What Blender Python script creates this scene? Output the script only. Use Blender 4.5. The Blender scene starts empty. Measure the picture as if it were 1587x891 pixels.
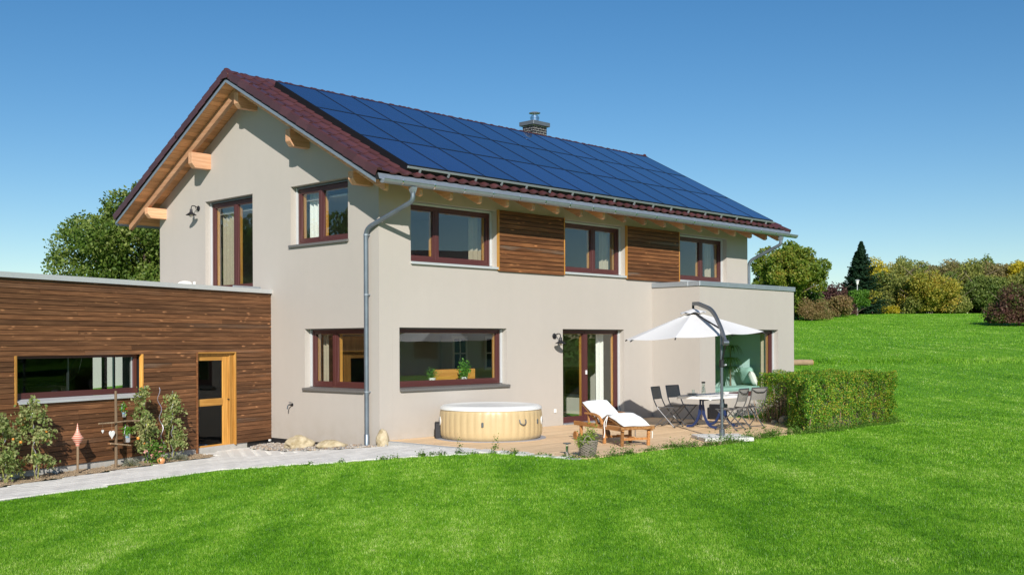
import bpy, bmesh, math, random
import numpy as np
from mathutils import Vector, Matrix, Euler
rnd = random.Random(7)
rng = np.random.default_rng(11)
scene = bpy.context.scene
col = scene.collection
R = math.radians

# ------------------------------------------------------------------ camera
CAM = Vector((-13.632, -16.550, 1.930))
YAW = R(43.518)
FW = Vector((math.cos(YAW), math.sin(YAW), 0)); RT = Vector((math.sin(YAW), -math.cos(YAW), 0)); UP = Vector((0, 0, 1))
roll = R(-0.25)
cs, sn = math.cos(roll), math.sin(roll)
cx = cs*RT + sn*UP; cy = -sn*RT + cs*UP; cz = -FW
cam_data = bpy.data.cameras.new('camera')
cam = bpy.data.objects.new('camera', cam_data); col.objects.link(cam)
cam.matrix_world = Matrix(((cx.x, cy.x, cz.x, CAM.x), (cx.y, cy.y, cz.y, CAM.y), (cx.z, cy.z, cz.z, CAM.z), (0, 0, 0, 1)))
cam_data.sensor_width = 36; cam_data.sensor_fit = 'HORIZONTAL'
cam_data.lens = 1678.04/1587*36
cam_data.shift_x = sn*86.2/1587; cam_data.shift_y = cs*86.2/1587
cam_data.clip_start = 0.1; cam_data.clip_end = 3000
scene.camera = cam

# ------------------------------------------------------------------ light
SUN_TRAVEL = Vector((1.0, 1.18, -.80)).normalized()
SUN_EL = math.asin(-SUN_TRAVEL.z)
to_sun = -SUN_TRAVEL
world = bpy.data.worlds.new('World'); scene.world = world; world.use_nodes = True
wn = world.node_tree.nodes; wl = world.node_tree.links
for n in list(wn): wn.remove(n)
sky = wn.new('ShaderNodeTexSky'); sky.sky_type = 'NISHITA'; sky.sun_disc = False
sky.sun_elevation = SUN_EL
sky.sun_rotation = math.atan2(to_sun.x, to_sun.y)
sky.altitude = 400; sky.air_density = 1.0; sky.dust_density = 0.0; sky.ozone_density = 2.5
bg = wn.new('ShaderNodeBackground'); bg.inputs['Strength'].default_value = 0.085
wo = wn.new('ShaderNodeOutputWorld')
hs = wn.new('ShaderNodeHueSaturation'); hs.inputs['Saturation'].default_value = 1.30     # the photograph was taken through a polarising filter
wl.new(sky.outputs[0], hs.inputs['Color']); wl.new(hs.outputs[0], bg.inputs[0]); wl.new(bg.outputs[0], wo.inputs[0])
sun_data = bpy.data.lights.new('sun', 'SUN'); sun_data.energy = 5.0; sun_data.angle = R(0.53); sun_data.color = (1.0, 0.945, 0.86)
sun = bpy.data.objects.new('sun', sun_data); col.objects.link(sun)
sun.rotation_euler = SUN_TRAVEL.to_track_quat('-Z', 'Y').to_euler()
sun.location = (-30, -30, 40)
scene.view_settings.view_transform = 'Standard'; scene.view_settings.look = 'None'
scene.view_settings.exposure = 0.20; scene.view_settings.gamma = 1.0
scene.render.engine = 'CYCLES'
scene.cycles.use_denoising = True
scene.cycles.max_bounces = 8; scene.cycles.transparent_max_bounces = 16
scene.cycles.sample_clamp_indirect = 6
scene.cycles.caustics_reflective = True

# ------------------------------------------------------------------ materials
def newmat(name):
    m = bpy.data.materials.new(name); m.use_nodes = True
    nt = m.node_tree
    for n in list(nt.nodes): nt.nodes.remove(n)
    out = nt.nodes.new('ShaderNodeOutputMaterial')
    return m, nt, out
def node(nt, kind, **kw):
    n = nt.nodes.new(kind)
    for k, v in kw.items():
        if k in n.inputs: n.inputs[k].default_value = v
        else: setattr(n, k, v)
    return n
def lk(nt, a, b): nt.links.new(a, b)
def ramp(nt, fac, stops):
    r = nt.nodes.new('ShaderNodeValToRGB'); e = r.color_ramp.elements
    while len(e) < len(stops): e.new(0.5)
    for el, (p, c) in zip(e, stops):
        el.position = p; el.color = (*c, 1) if len(c) == 3 else c
    lk(nt, fac, r.inputs[0]); return r.outputs[0]
def mix(nt, fac, a, b, mode='MIX'):
    m = nt.nodes.new('ShaderNodeMix'); m.data_type = 'RGBA'; m.blend_type = mode
    for sock, v in ((m.inputs[0], fac), (m.inputs[6], a), (m.inputs[7], b)):
        if isinstance(v, (int, float)): sock.default_value = v
        elif isinstance(v, tuple): sock.default_value = (*v, 1) if len(v) == 3 else v
        else: lk(nt, v, sock)
    return m.outputs[2]
def noise(nt, vec, scale, detail=4, rough=.55, dims='3D'):
    n = node(nt, 'ShaderNodeTexNoise', Scale=scale, Detail=detail, Roughness=rough)
    if vec is not None: lk(nt, vec, n.inputs['Vector'])
    return n.outputs['Fac']
def coords(nt, scale=(1, 1, 1), kind='Object', rand=0.0):
    tc = nt.nodes.new('ShaderNodeTexCoord')
    mp = nt.nodes.new('ShaderNodeMapping'); mp.inputs['Scale'].default_value = scale
    lk(nt, tc.outputs[kind], mp.inputs['Vector'])
    if rand:
        oi = nt.nodes.new('ShaderNodeObjectInfo'); mu = node(nt, 'ShaderNodeVectorMath', operation='SCALE')
        mu.inputs[0].default_value = (1, 1.7, 2.3)
        sc = node(nt, 'ShaderNodeMath', operation='MULTIPLY'); lk(nt, oi.outputs['Random'], sc.inputs[0]); sc.inputs[1].default_value = rand
        lk(nt, sc.outputs[0], mu.inputs['Scale']); lk(nt, mu.outputs[0], mp.inputs['Location'])
    return mp.outputs[0]
def position(nt):
    return nt.nodes.new('ShaderNodeNewGeometry').outputs['Position']
def bsdf(nt, out, color, rough=.6, metallic=0, bump=None, bstr=.3, bdist=.01, spec=.5, coat=0, rough_sock=None):
    b = nt.nodes.new('ShaderNodeBsdfPrincipled')
    if isinstance(color, tuple): b.inputs['Base Color'].default_value = (*color, 1)
    else: lk(nt, color, b.inputs['Base Color'])
    b.inputs['Roughness'].default_value = rough; b.inputs['Metallic'].default_value = metallic
    b.inputs['Specular IOR Level'].default_value = spec; b.inputs['Coat Weight'].default_value = coat
    if rough_sock is not None: lk(nt, rough_sock, b.inputs['Roughness'])
    if bump is not None:
        bp = node(nt, 'ShaderNodeBump', Strength=bstr, Distance=bdist); lk(nt, bump, bp.inputs['Height'])
        lk(nt, bp.outputs[0], b.inputs['Normal'])
    lk(nt, b.outputs[0], out.inputs[0]); return b
def mul(c, k): return tuple(min(1, x*k) for x in c)
def simple(name, c, rough=.6, metallic=0, var=.12, scale=6, bscale=0, bstr=.2, rand=0.0, spec=.5, coat=0, bdist=.01):
    m, nt, out = newmat(name)
    v = coords(nt, rand=7.0)
    f = noise(nt, v, scale, 5)
    c1 = mix(nt, f, mul(c, 1-var), mul(c, 1+var))
    if rand:
        oi = nt.nodes.new('ShaderNodeObjectInfo')
        c1 = mix(nt, oi.outputs['Random'], mix(nt, 1.0, c1, (1-rand,)*3, 'MULTIPLY'), mix(nt, 1.0, c1, (1+rand,)*3, 'MULTIPLY'))
    bump = noise(nt, v, bscale, 6) if bscale else None
    bsdf(nt, out, c1, rough, metallic, bump, bstr, bdist, spec, coat)
    return m

def mat_plaster():
    m, nt, out = newmat('render_plaster')
    p = position(nt)
    big = noise(nt, p, .45, 4); fine = noise(nt, p, 60, 3, .7); mid = noise(nt, p, 5, 5)
    mp = node(nt, 'ShaderNodeMapping'); mp.inputs['Scale'].default_value = (2.2, 2.2, .16); lk(nt, p, mp.inputs['Vector'])
    streak = noise(nt, mp.outputs[0], 1.3, 5)
    c = mix(nt, big, (.434, .399, .361), (.481, .445, .406))
    c = mix(nt, mix(nt, .5, mid, streak), mix(nt, 1.0, c, (.95,)*3, 'MULTIPLY'), mix(nt, 1.0, c, (1.05, 1.045, 1.04), 'MULTIPLY'))
    c = mix(nt, mix(nt, .22, (.5,)*3, fine), mix(nt, 1.0, c, (.8,)*3, 'MULTIPLY'), mix(nt, 1.0, c, (1.2,)*3, 'MULTIPLY'))
    # splash dirt on the lowest half metre, broken up by noise
    sp = nt.nodes.new('ShaderNodeSeparateXYZ'); lk(nt, p, sp.inputs[0])
    hh = node(nt, 'ShaderNodeMapRange'); lk(nt, sp.outputs[2], hh.inputs[0]); hh.inputs[1].default_value = -.1; hh.inputs[2].default_value = .55; hh.inputs[3].default_value = .45; hh.inputs[4].default_value = 0
    c = mix(nt, mix(nt, 1.0, hh.outputs[0], ramp(nt, noise(nt, p, 3.2, 6, .65), [(.35,(0,)*3),(.7,(1,)*3)]), 'MULTIPLY'), c, (.36, .31, .245))
    bsdf(nt, out, c, .9, bump=noise(nt, p, 150, 4, .75), bstr=.3, bdist=.004, spec=.15)
    return m
def mat_boards(name, dark, lite, grey=.25, stretch=(.7, 14, 14), axis=0, rand=9.0, rough=.6, knots=True):
    m, nt, out = newmat(name)
    sc = (.9, 16, 16) if axis == 0 else (16, 16, .9) if axis == 2 else (16, .9, 16)
    v = coords(nt, sc, rand=rand)
    g = noise(nt, v, 1.6, 8, .65)
    c = ramp(nt, g, [(.28, mul(dark, .78)), (.48, dark), (.66, lite), (.85, mul(lite, 1.2))])
    oi = nt.nodes.new('ShaderNodeObjectInfo')
    wn_ = node(nt, 'ShaderNodeTexWhiteNoise', noise_dimensions='1D'); lk(nt, oi.outputs['Random'], wn_.inputs['W'])
    tone = ramp(nt, oi.outputs['Random'], [(0, (.68,)*3), (.5, (1,)*3), (1, (1.32, 1.28, 1.24))])
    c = mix(nt, 1.0, c, tone, 'MULTIPLY')
    if grey:
        gm = ramp(nt, wn_.outputs['Value'], [(1-grey-.01, (0,)*3), (1-grey+.05, (1,)*3)])
        gn = noise(nt, coords(nt, (.5, 3, 3) if axis == 0 else (3, 3, .5), rand=rand*1.3), 1.1, 4)
        gf = mix(nt, 1.0, gm, ramp(nt, gn, [(.45, (0,)*3), (.62, (.75,)*3)]), 'MULTIPLY')
        c = mix(nt, gf, c, (.2, .165, .13))
    if knots:
        kv = coords(nt, (2.3, 1, 9) if axis == 0 else (9, 1, 2.3), rand=rand*.7)
        vo = node(nt, 'ShaderNodeTexVoronoi', Scale=1.15, feature='F1'); lk(nt, kv, vo.inputs['Vector'])
        kf = ramp(nt, vo.outputs['Distance'], [(.0, (1,)*3), (.10, (.8,)*3), (.2, (0,)*3)])
        kn = noise(nt, kv, 3.0, 3)
        kf = mix(nt, 1.0, kf, ramp(nt, kn, [(.42, (0,)*3), (.58, (1,)*3)]), 'MULTIPLY')
        c = mix(nt, kf, c, mul(lite, 2.3))
    bsdf(nt, out, c, rough, bump=g, bstr=.35, bdist=.004, spec=.3)
    return m
def mat_glass(name, tint=(.86, .9, .88), ior=1.75):
    m, nt, out = newmat(name)
    tr = nt.nodes.new('ShaderNodeBsdfTransparent'); tr.inputs[0].default_value = (*tint, 1)
    gl = nt.nodes.new('ShaderNodeBsdfGlossy'); gl.inputs['Roughness'].default_value = .004; gl.inputs[0].default_value = (.95, .97, 1, 1)
    wav = noise(nt, position(nt), .55, 2); bp = node(nt, 'ShaderNodeBump', Strength=.05, Distance=.05); lk(nt, wav, bp.inputs['Height']); lk(nt, bp.outputs[0], gl.inputs['Normal'])
    # Schlick reflection, the same from both sides of the pane
    geo = nt.nodes.new('ShaderNodeNewGeometry'); dt = node(nt, 'ShaderNodeVectorMath', operation='DOT_PRODUCT')
    lk(nt, geo.outputs['Normal'], dt.inputs[0]); lk(nt, geo.outputs['Incoming'], dt.inputs[1])
    ab = node(nt, 'ShaderNodeMath', operation='ABSOLUTE'); lk(nt, dt.outputs['Value'], ab.inputs[0])
    om = node(nt, 'ShaderNodeMath', operation='SUBTRACT'); om.inputs[0].default_value = 1.0; lk(nt, ab.outputs[0], om.inputs[1])
    pw_ = node(nt, 'ShaderNodeMath', operation='POWER'); lk(nt, om.outputs[0], pw_.inputs[0]); pw_.inputs[1].default_value = 5.0
    f0 = ((ior-1)/(ior+1))**2
    fr = node(nt, 'ShaderNodeMath', operation='MULTIPLY_ADD'); lk(nt, pw_.outputs[0], fr.inputs[0]); fr.inputs[1].default_value = 1-f0; fr.inputs[2].default_value = f0
    mx = nt.nodes.new('ShaderNodeMixShader'); lk(nt, fr.outputs[0], mx.inputs[0]); lk(nt, tr.outputs[0], mx.inputs[1]); lk(nt, gl.outputs[0], mx.inputs[2])
    lk(nt, mx.outputs[0], out.inputs[0]); return m
def mat_leaf(name, cols, trans=.35, scale=.9, island=.5, rough=.55):
    """leaf colours: patches by position, and leaf by leaf"""
    m, nt, out = newmat(name)
    geo = nt.nodes.new('ShaderNodeNewGeometry')
    tc = nt.nodes.new('ShaderNodeTexCoord')
    n = noise(nt, tc.outputs['Object'], scale, 3)
    f = node(nt, 'ShaderNodeMath', operation='MULTIPLY'); lk(nt, geo.outputs['Random Per Island'], f.inputs[0]); f.inputs[1].default_value = island
    nn = node(nt, 'ShaderNodeMapRange'); lk(nt, n, nn.inputs[0]); nn.inputs[1].default_value = .3; nn.inputs[2].default_value = .7; nn.inputs[3].default_value = 0; nn.inputs[4].default_value = 1-island
    ad = node(nt, 'ShaderNodeMath', operation='ADD'); lk(nt, f.outputs[0], ad.inputs[0]); lk(nt, nn.outputs[0], ad.inputs[1])
    k = len(cols)
    c = ramp(nt, ad.outputs[0], [((i+.0)/(k-1)*.9+.05, cc) for i, cc in enumerate(cols)])
    b = nt.nodes.new('ShaderNodeBsdfPrincipled'); lk(nt, c, b.inputs['Base Color']); b.inputs['Roughness'].default_value = rough; b.inputs['Specular IOR Level'].default_value = .35
    t = nt.nodes.new('ShaderNodeBsdfTranslucent'); lk(nt, mix(nt, 1.0, c, (1.25, 1.3, .7), 'MULTIPLY'), t.inputs[0])
    mx = nt.nodes.new('ShaderNodeMixShader'); mx.inputs[0].default_value = trans
    lk(nt, b.outputs[0], mx.inputs[1]); lk(nt, t.outputs[0], mx.inputs[2]); lk(nt, mx.outputs[0], out.inputs[0])
    return m

M = {}
M['plaster'] = mat_plaster()
M['board'] = mat_boards('dark_stained_board', (.128, .056, .024), (.225, .105, .047), grey=.07)
M['board_warm'] = mat_boards('brown_stained_board', (.13, .052, .020), (.23, .10, .038), grey=.12)
M['beam'] = mat_boards('larch_beam', (.60, .325, .185), (.70, .42, .255), grey=0, axis=0, rand=5, knots=False)
M['beam_y'] = mat_boards('larch_rafter', (.60, .325, .185), (.70, .42, .255), grey=0, axis=1, rand=5, knots=False)
M['soffit'] = mat_boards('larch_soffit', (.62, .31, .14), (.70, .37, .18), grey=0, axis=0, rand=5, knots=False)
M['pine'] = mat_boards('oiled_pine', (.50, .24, .05), (.66, .35, .09), grey=0, axis=2, rand=3, knots=False, rough=.45)
M['pine_x'] = mat_boards('oiled_pine_rail', (.50, .24, .05), (.66, .35, .09), grey=0, axis=0, rand=3, knots=False, rough=.45)
M['teak'] = mat_boards('teak', (.33, .15, .05), (.5, .26, .10), grey=0, axis=0, rand=4, knots=False, rough=.5)
def mat_deck():
    m, nt, out = newmat('deck_plank'); v = coords(nt, (.8, 9, 9), rand=9.0); g = noise(nt, v, 1.2, 7, .6)
    c = ramp(nt, g, [(.3, (.62, .43, .255)), (.5, (.70, .50, .305)), (.72, (.77, .57, .365))])
    oi = nt.nodes.new('ShaderNodeObjectInfo'); c = mix(nt, 1.0, c, ramp(nt, oi.outputs['Random'], [(0, (.93,)*3), (1, (1.07,)*3)]), 'MULTIPLY')
    bsdf(nt, out, c, .65, bump=g, bstr=.2, bdist=.003, spec=.3); return m
M['deck'] = mat_deck()
M['maroon'] = simple('maroon_aluminium', (.085, .026, .025), .38, var=.06, spec=.5)
M['zinc'] = simple('zinc_sheet', (.34, .38, .43), .45, .6, var=.16, scale=9, bscale=14, bstr=.05)
M['zinc_pipe'] = simple('weathered_zinc_pipe', (.19, .225, .265), .4, .6, var=.3, scale=5, bscale=14, bstr=.05)
M['slate_cap'] = simple('dark_cap_sheet', (.12, .14, .165), .5, .3, var=.15)
M['dark_floor'] = simple('dark_shed_floor', (.05, .05, .05), .9)
M['zinc_flat'] = simple('zinc_flashing', (.40, .44, .48), .45, .6, var=.15, scale=4)
M['alu'] = simple('white_aluminium', (.6, .62, .63), .4, .3, var=.05)
M['stone_sill'] = simple('slate_sill', (.14, .135, .13), .5, var=.25, scale=60)
M['tile'] = simple('dark_red_roof_tile', (.076, .029, .031), .34, var=.16, scale=7, rand=.16, spec=.5, bscale=90, bstr=.12)
M['black'] = simple('black_membrane', (.012, .012, .014), .6)
M['black_gloss'] = simple('black_frame', (.01, .011, .013), .3)
M['glass'] = mat_glass('window_glass', (.95, .97, .96), ior=1.9)
M['glass_low'] = mat_glass('ground_floor_glass', (.95, .97, .96), 1.85)
M['glass_bay'] = mat_glass('bay_window_glass', (.95, .97, .96), 1.42)
M['glass_shed'] = mat_glass('shed_window_glass', (.8, .82, .8), 1.33)
M['glass_table'] = mat_glass('clear_glass', (.93, .96, .95), 1.5)
M['white'] = simple('white_paint', (.78, .78, .76), .5, var=.04)
M['inner'] = simple('white_room_paint', (.55, .53, .48), .9, var=.04)
M['mint'] = simple('mint_wall_paint', (.52, .74, .71), .9, var=.03)
M['mint_cloth'] = simple('mint_cloth', (.35, .58, .52), .9, var=.1, bscale=120)
M['floor'] = mat_boards('parquet', (.36, .19, .07), (.48, .27, .11), grey=0, rand=3, knots=False)
M['curtain'] = simple('cream_curtain', (.40, .345, .26), .9, var=.08, scale=14)
M['curtain_white'] = simple('white_curtain', (.8, .8, .76), .9, var=.08, scale=14)
M['concrete'] = simple('pale_concrete', (.46, .44, .41), .9, var=.2, scale=12, bscale=70, bstr=.3)
M['kerb'] = simple('grey_concrete', (.42, .42, .41), .9, var=.2, scale=12, bscale=70, bstr=.3)
M['paver'] = simple('pale_paver', (.72, .70, .66), .9, var=.16, scale=18, bscale=90, bstr=.35, rand=.1)
M['bedding'] = simple('paver_bedding', (.40, .385, .36), .95, var=.3, scale=40)
M['sand'] = simple('sandy_soil', (.40, .30, .19), .95, var=.35, scale=22, bscale=60, bstr=.8, bdist=.03)
M['gravel'] = simple('gravel', (.36, .33, .29), .9, var=.6, scale=45, bscale=60, bstr=.6)
M['iron'] = simple('black_iron', (.03, .03, .035), .45, .5)
M['graphite'] = simple('graphite_metal', (.17, .19, .215), .38, .7, var=.08)
M['steel'] = simple('polished_steel', (.7, .72, .74), .14, 1.0, var=.05)
# ------------------------------------------------------------------ mesh helpers
class MB:
    def __init__(s): s.v = []; s.f = []
    def add(s, vs, fs):
        o = len(s.v); s.v += [tuple(v) for v in vs]; s.f += [tuple(i+o for i in f) for f in fs]; return s
    def box(s, x0, x1, y0, y1, z0, z1):
        return s.add([(x0,y0,z0),(x1,y0,z0),(x1,y1,z0),(x0,y1,z0),(x0,y0,z1),(x1,y0,z1),(x1,y1,z1),(x0,y1,z1)],
                     [(0,3,2,1),(4,5,6,7),(0,1,5,4),(1,2,6,5),(2,3,7,6),(3,0,4,7)])
    def mbox(s, f, u0, u1, v0, v1, w0, w1):
        return s.add([f(u,v,w) for u,v,w in ((u0,v0,w0),(u1,v0,w0),(u1,v1,w0),(u0,v1,w0),(u0,v0,w1),(u1,v0,w1),(u1,v1,w1),(u0,v1,w1))],
                     [(0,3,2,1),(4,5,6,7),(0,1,5,4),(1,2,6,5),(2,3,7,6),(3,0,4,7)])
    def beam(s, p, q, w, h, up=(0,0,1)):
        p, q = Vector(p), Vector(q); d = (q-p).normalized(); a = d.cross(Vector(up)).normalized()*w/2; b = a.cross(d).normalized()*h/2
        return s.add([p-a-b,p+a-b,p+a+b,p-a+b,q-a-b,q+a-b,q+a+b,q-a+b],[(0,1,2,3),(7,6,5,4),(0,4,5,1),(1,5,6,2),(2,6,7,3),(3,7,4,0)])
    def tube(s, pts, r, n=8, cap=True):
        pts = [Vector(p) for p in pts]; k = len(pts); rs = r if isinstance(r, (list, tuple)) else [r]*k
        prev = None; rings = []
        for i, p in enumerate(pts):
            d = (pts[min(i+1,k-1)]-pts[max(i-1,0)]).normalized()
            if prev is None:
                a = d.orthogonal().normalized()
            else:
                a = (prev - d*prev.dot(d)).normalized()
            prev = a; b = d.cross(a)
            rings.append([p+(a*math.cos(t*2*math.pi/n)+b*math.sin(t*2*math.pi/n))*rs[i] for t in range(n)])
        vs = [v for ring in rings for v in ring]; fs = []
        for i in range(k-1):
            for t in range(n):
                fs.append((i*n+t, i*n+(t+1)%n, (i+1)*n+(t+1)%n, (i+1)*n+t))
        if cap: fs.append(tuple(range(n-1,-1,-1))); fs.append(tuple((k-1)*n+t for t in range(n)))
        return s.add(vs, fs)
    def lathe(s, prof, n=24, c=(0,0,0)):
        vs = []; fs = []; k = len(prof)
        for r, z in prof:
            for t in range(n):
                a = t*2*math.pi/n; vs.append((c[0]+r*math.cos(a), c[1]+r*math.sin(a), c[2]+z))
        for i in range(k-1):
            for t in range(n): fs.append((i*n+t, i*n+(t+1)%n, (i+1)*n+(t+1)%n, (i+1)*n+t))
        if prof[0][0] > 1e-4: fs.append(tuple(range(n-1,-1,-1)))
        if prof[-1][0] > 1e-4: fs.append(tuple((k-1)*n+t for t in range(n)))
        return s.add(vs, fs)
    def prism(s, poly, f, a, b):
        """poly: 2-D outline, f(u,v,w) -> point, extruded from w=a to w=b"""
        n = len(poly)
        return s.add([f(u,v,a) for u,v in poly]+[f(u,v,b) for u,v in poly],
                     [tuple(range(n-1,-1,-1)), tuple(range(n,2*n))]+[(i,(i+1)%n,n+(i+1)%n,n+i) for i in range(n)])
    def mesh(s, name, bevel=0, smooth=False, seg=1, subdiv=0):
        me = bpy.data.meshes.new(name)
        bm = bmesh.new(); vs = [bm.verts.new(v) for v in s.v]
        for f in s.f:
            try: bm.faces.new([vs[i] for i in f])
            except ValueError: pass
        bmesh.ops.remove_doubles(bm, verts=bm.verts, dist=1e-5)
        bmesh.ops.recalc_face_normals(bm, faces=bm.faces)
        if bevel: bmesh.ops.bevel(bm, geom=[e for e in bm.edges if len(e.link_faces)==2 and e.calc_face_angle(0) > .5], offset=bevel, segments=seg, affect='EDGES', profile=.6)
        bm.to_mesh(me); bm.free()
        if smooth:
            for p in me.polygons: p.use_smooth = True
            me.set_sharp_from_angle(angle=R(42))
        return me
    def build(s, name, mat, parent=None, bevel=0, smooth=False, seg=1, loc=None, rot=None, **tags):
        o = link(s.mesh(name, bevel, smooth, seg), name, mat, parent, loc, rot)
        return settags(o, **tags)
def link(me, name, mat=None, parent=None, loc=None, rot=None):
    o = bpy.data.objects.new(name, me)
    if mat is not None and not me.materials: me.materials.append(M[mat] if isinstance(mat, str) else mat)
    col.objects.link(o)
    if parent: o.parent = parent
    if loc is not None: o.location = loc
    if rot is not None: o.rotation_euler = rot
    return o
def settags(o, label=None, cat=None, group=None, kind=None):
    if label: o['label'] = label
    if cat: o['category'] = cat
    if group: o['group'] = group
    if kind: o['kind'] = kind
    return o
def thing(name, label, cat, loc=(0,0,0), rz=0, group=None):
    o = bpy.data.objects.new(name, None); col.objects.link(o); o.location = loc; o.rotation_euler = (0,0,rz)
    o.empty_display_size = .2
    return settags(o, label, cat, group)
def copy_tree(o, parent=None, loc=None, rz=None, label=None):
    c = o.copy(); col.objects.link(c)
    if parent: c.parent = parent
    if loc is not None: c.location = loc
    if rz is not None: c.rotation_euler = (0,0,rz)
    if label: c['label'] = label
    for ch in list(o.children): copy_tree(ch, c)
    return c
def fast(name, V, F, mat, parent=None, smooth=False):
    """V (n,3) and F (m,k) arrays to a mesh object"""
    V = np.asarray(V, np.float32); F = np.asarray(F, np.int32); m, k = F.shape
    me = bpy.data.meshes.new(name); me.vertices.add(len(V)); me.vertices.foreach_set('co', V.ravel())
    me.loops.add(m*k); me.loops.foreach_set('vertex_index', F.ravel())
    me.polygons.add(m); me.polygons.foreach_set('loop_start', np.arange(0, m*k, k, dtype=np.int32))
    try: me.polygons.foreach_set('loop_total', np.full(m, k, np.int32))
    except Exception: pass
    if smooth: me.polygons.foreach_set('use_smooth', np.ones(m, bool))
    me.update(calc_edges=True); me.validate()
    return link(me, name, mat, parent)
def unit(a): return a/np.maximum(np.linalg.norm(a, axis=-1, keepdims=True), 1e-9)
def leaves(P, size, N=None, spread=.8, aspect=.55, droop=0.0):
    """diamond leaves at P (n,3): returns V,F.  N: preferred facing"""
    n = len(P); size = np.broadcast_to(np.asarray(size, float), (n,))[:, None]
    r = unit(rng.normal(size=(n,3)))
    nrm = r if N is None else unit(N + r*spread)
    t = unit(np.cross(nrm, unit(rng.normal(size=(n,3))))); t[:,2] -= droop; t = unit(t)
    b = unit(np.cross(nrm, t)); nrm = np.cross(t, b)
    V = np.stack([P - t*size*.5, P + b*size*aspect*.5 + nrm*size*.06, P + t*size*.5, P - b*size*aspect*.5 + nrm*size*.06], 1).reshape(-1,3)
    F = np.arange(4*n).reshape(n,4)
    return V, F
def smooth01(t):
    t = np.clip(t, 0, 1); return t*t*(3-2*t)
def T(x, y):
    """height of the ground"""
    x = np.asarray(x, float); y = np.asarray(y, float)
    g = (x-y+5)/8; dd = (x-CAM.x)*FW.x + (y-CAM.y)*FW.y
    dd = np.where(dd > 112, 112 + 20*(1-np.exp(-(np.maximum(dd,112)-112)/20)), dd)
    w = np.maximum(dd-28, 0)
    return -.29 + .29*smooth01(g) + .058*(w*w/(w+6))
def Tz(x, y): return float(T(x, y))
def inpoly(x, y, poly):
    x = np.asarray(x); y = np.asarray(y); r = np.zeros(x.shape, bool); n = len(poly)
    for i in range(n):
        x0,y0 = poly[i]; x1,y1 = poly[(i+1)%n]
        c = ((y0 > y) != (y1 > y)) & (x < (x1-x0)*(y-y0)/((y1-y0) if y1 != y0 else 1e-9) + x0)
        r ^= c
    return r

# ------------------------------------------------------------------ ground
def mat_ground():
    m, nt, out = newmat('lawn_ground')
    p = position(nt)
    big = noise(nt, p, .16, 4); mid = noise(nt, p, 1.1, 5); fine = noise(nt, p, 9, 6, .7); grain = noise(nt, p, 34, 3, .8)
    mp = node(nt, 'ShaderNodeMapping'); mp.inputs['Scale'].default_value = (.55, .55, 1); mp.inputs['Rotation'].default_value = (0, 0, R(40)); lk(nt, p, mp.inputs['Vector'])
    mp2 = node(nt, 'ShaderNodeMapping'); mp2.inputs['Scale'].default_value = (.5, .06, 1); lk(nt, mp.outputs[0], mp2.inputs['Vector'])
    band = noise(nt, mp2.outputs[0], 1.6, 3)
    f = mix(nt, .5, mix(nt, .5, big, mid), mix(nt, .5, band, fine))
    c = ramp(nt, f, [(.36, (.070, .20, .008)), (.5, (.125, .32, .014)), (.64, (.21, .42, .038))])
    c = mix(nt, grain, mix(nt, 1.0, c, (.62,)*3, 'MULTIPLY'), mix(nt, 1.0, c, (1.38,)*3, 'MULTIPLY'))
    bsdf(nt, out, c, .8, bump=mix(nt, .5, fine, grain), bstr=.9, bdist=.06, spec=.15)
    return m
M['ground'] = mat_ground()
def ground():
    a = np.concatenate([-np.geomspace(6, 700, 34)[::-1], np.linspace(-5.6, 40, 92), np.geomspace(41, 900, 60)])
    b = np.concatenate([-np.geomspace(22, 700, 28)[::-1], np.linspace(-21.5, 20, 84), np.geomspace(20.6, 900, 60)])
    X, Y = np.meshgrid(a, b, indexing='ij'); Z = T(X, Y)
    V = np.stack([X, Y, Z], -1).reshape(-1,3); n, k = len(a), len(b)
    i, j = np.meshgrid(np.arange(n-1), np.arange(k-1), indexing='ij'); q = (i*k+j).ravel()
    F = np.stack([q, q+k, q+k+1, q+1], 1)
    o = fast('lawn_ground', V, F, 'ground', smooth=True); o['kind'] = 'structure'
ground()
LAWN_EDGE = [(-9.6,-.98),(-7.48,-.64),(-6.32,-.34),(-5.02,-.05),(-4.19,.18),(-3.5,.12),(-2.96,-.1),(-2.6,-.6),(-2.23,-1.19),(-1.74,-2.0),(-.93,-2.6),(-.53,-2.92),(-.16,-3.17),(.03,-3.56),(.14,-4.31),
             (.2,-4.95),(.77,-5.2),(1.5,-5.12),(2.74,-5.0),(3.47,-5.35),(4.8,-5.32),(6.2,-5.15),(7.0,-5.25),(8.05,-4.55),(9.3,-3.1),(9.75,-2.5),(9.75,-1.44),(13.7,-1.44)]
NO_GRASS = LAWN_EDGE + [(13.7,9),(-9.6,9)]
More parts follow.
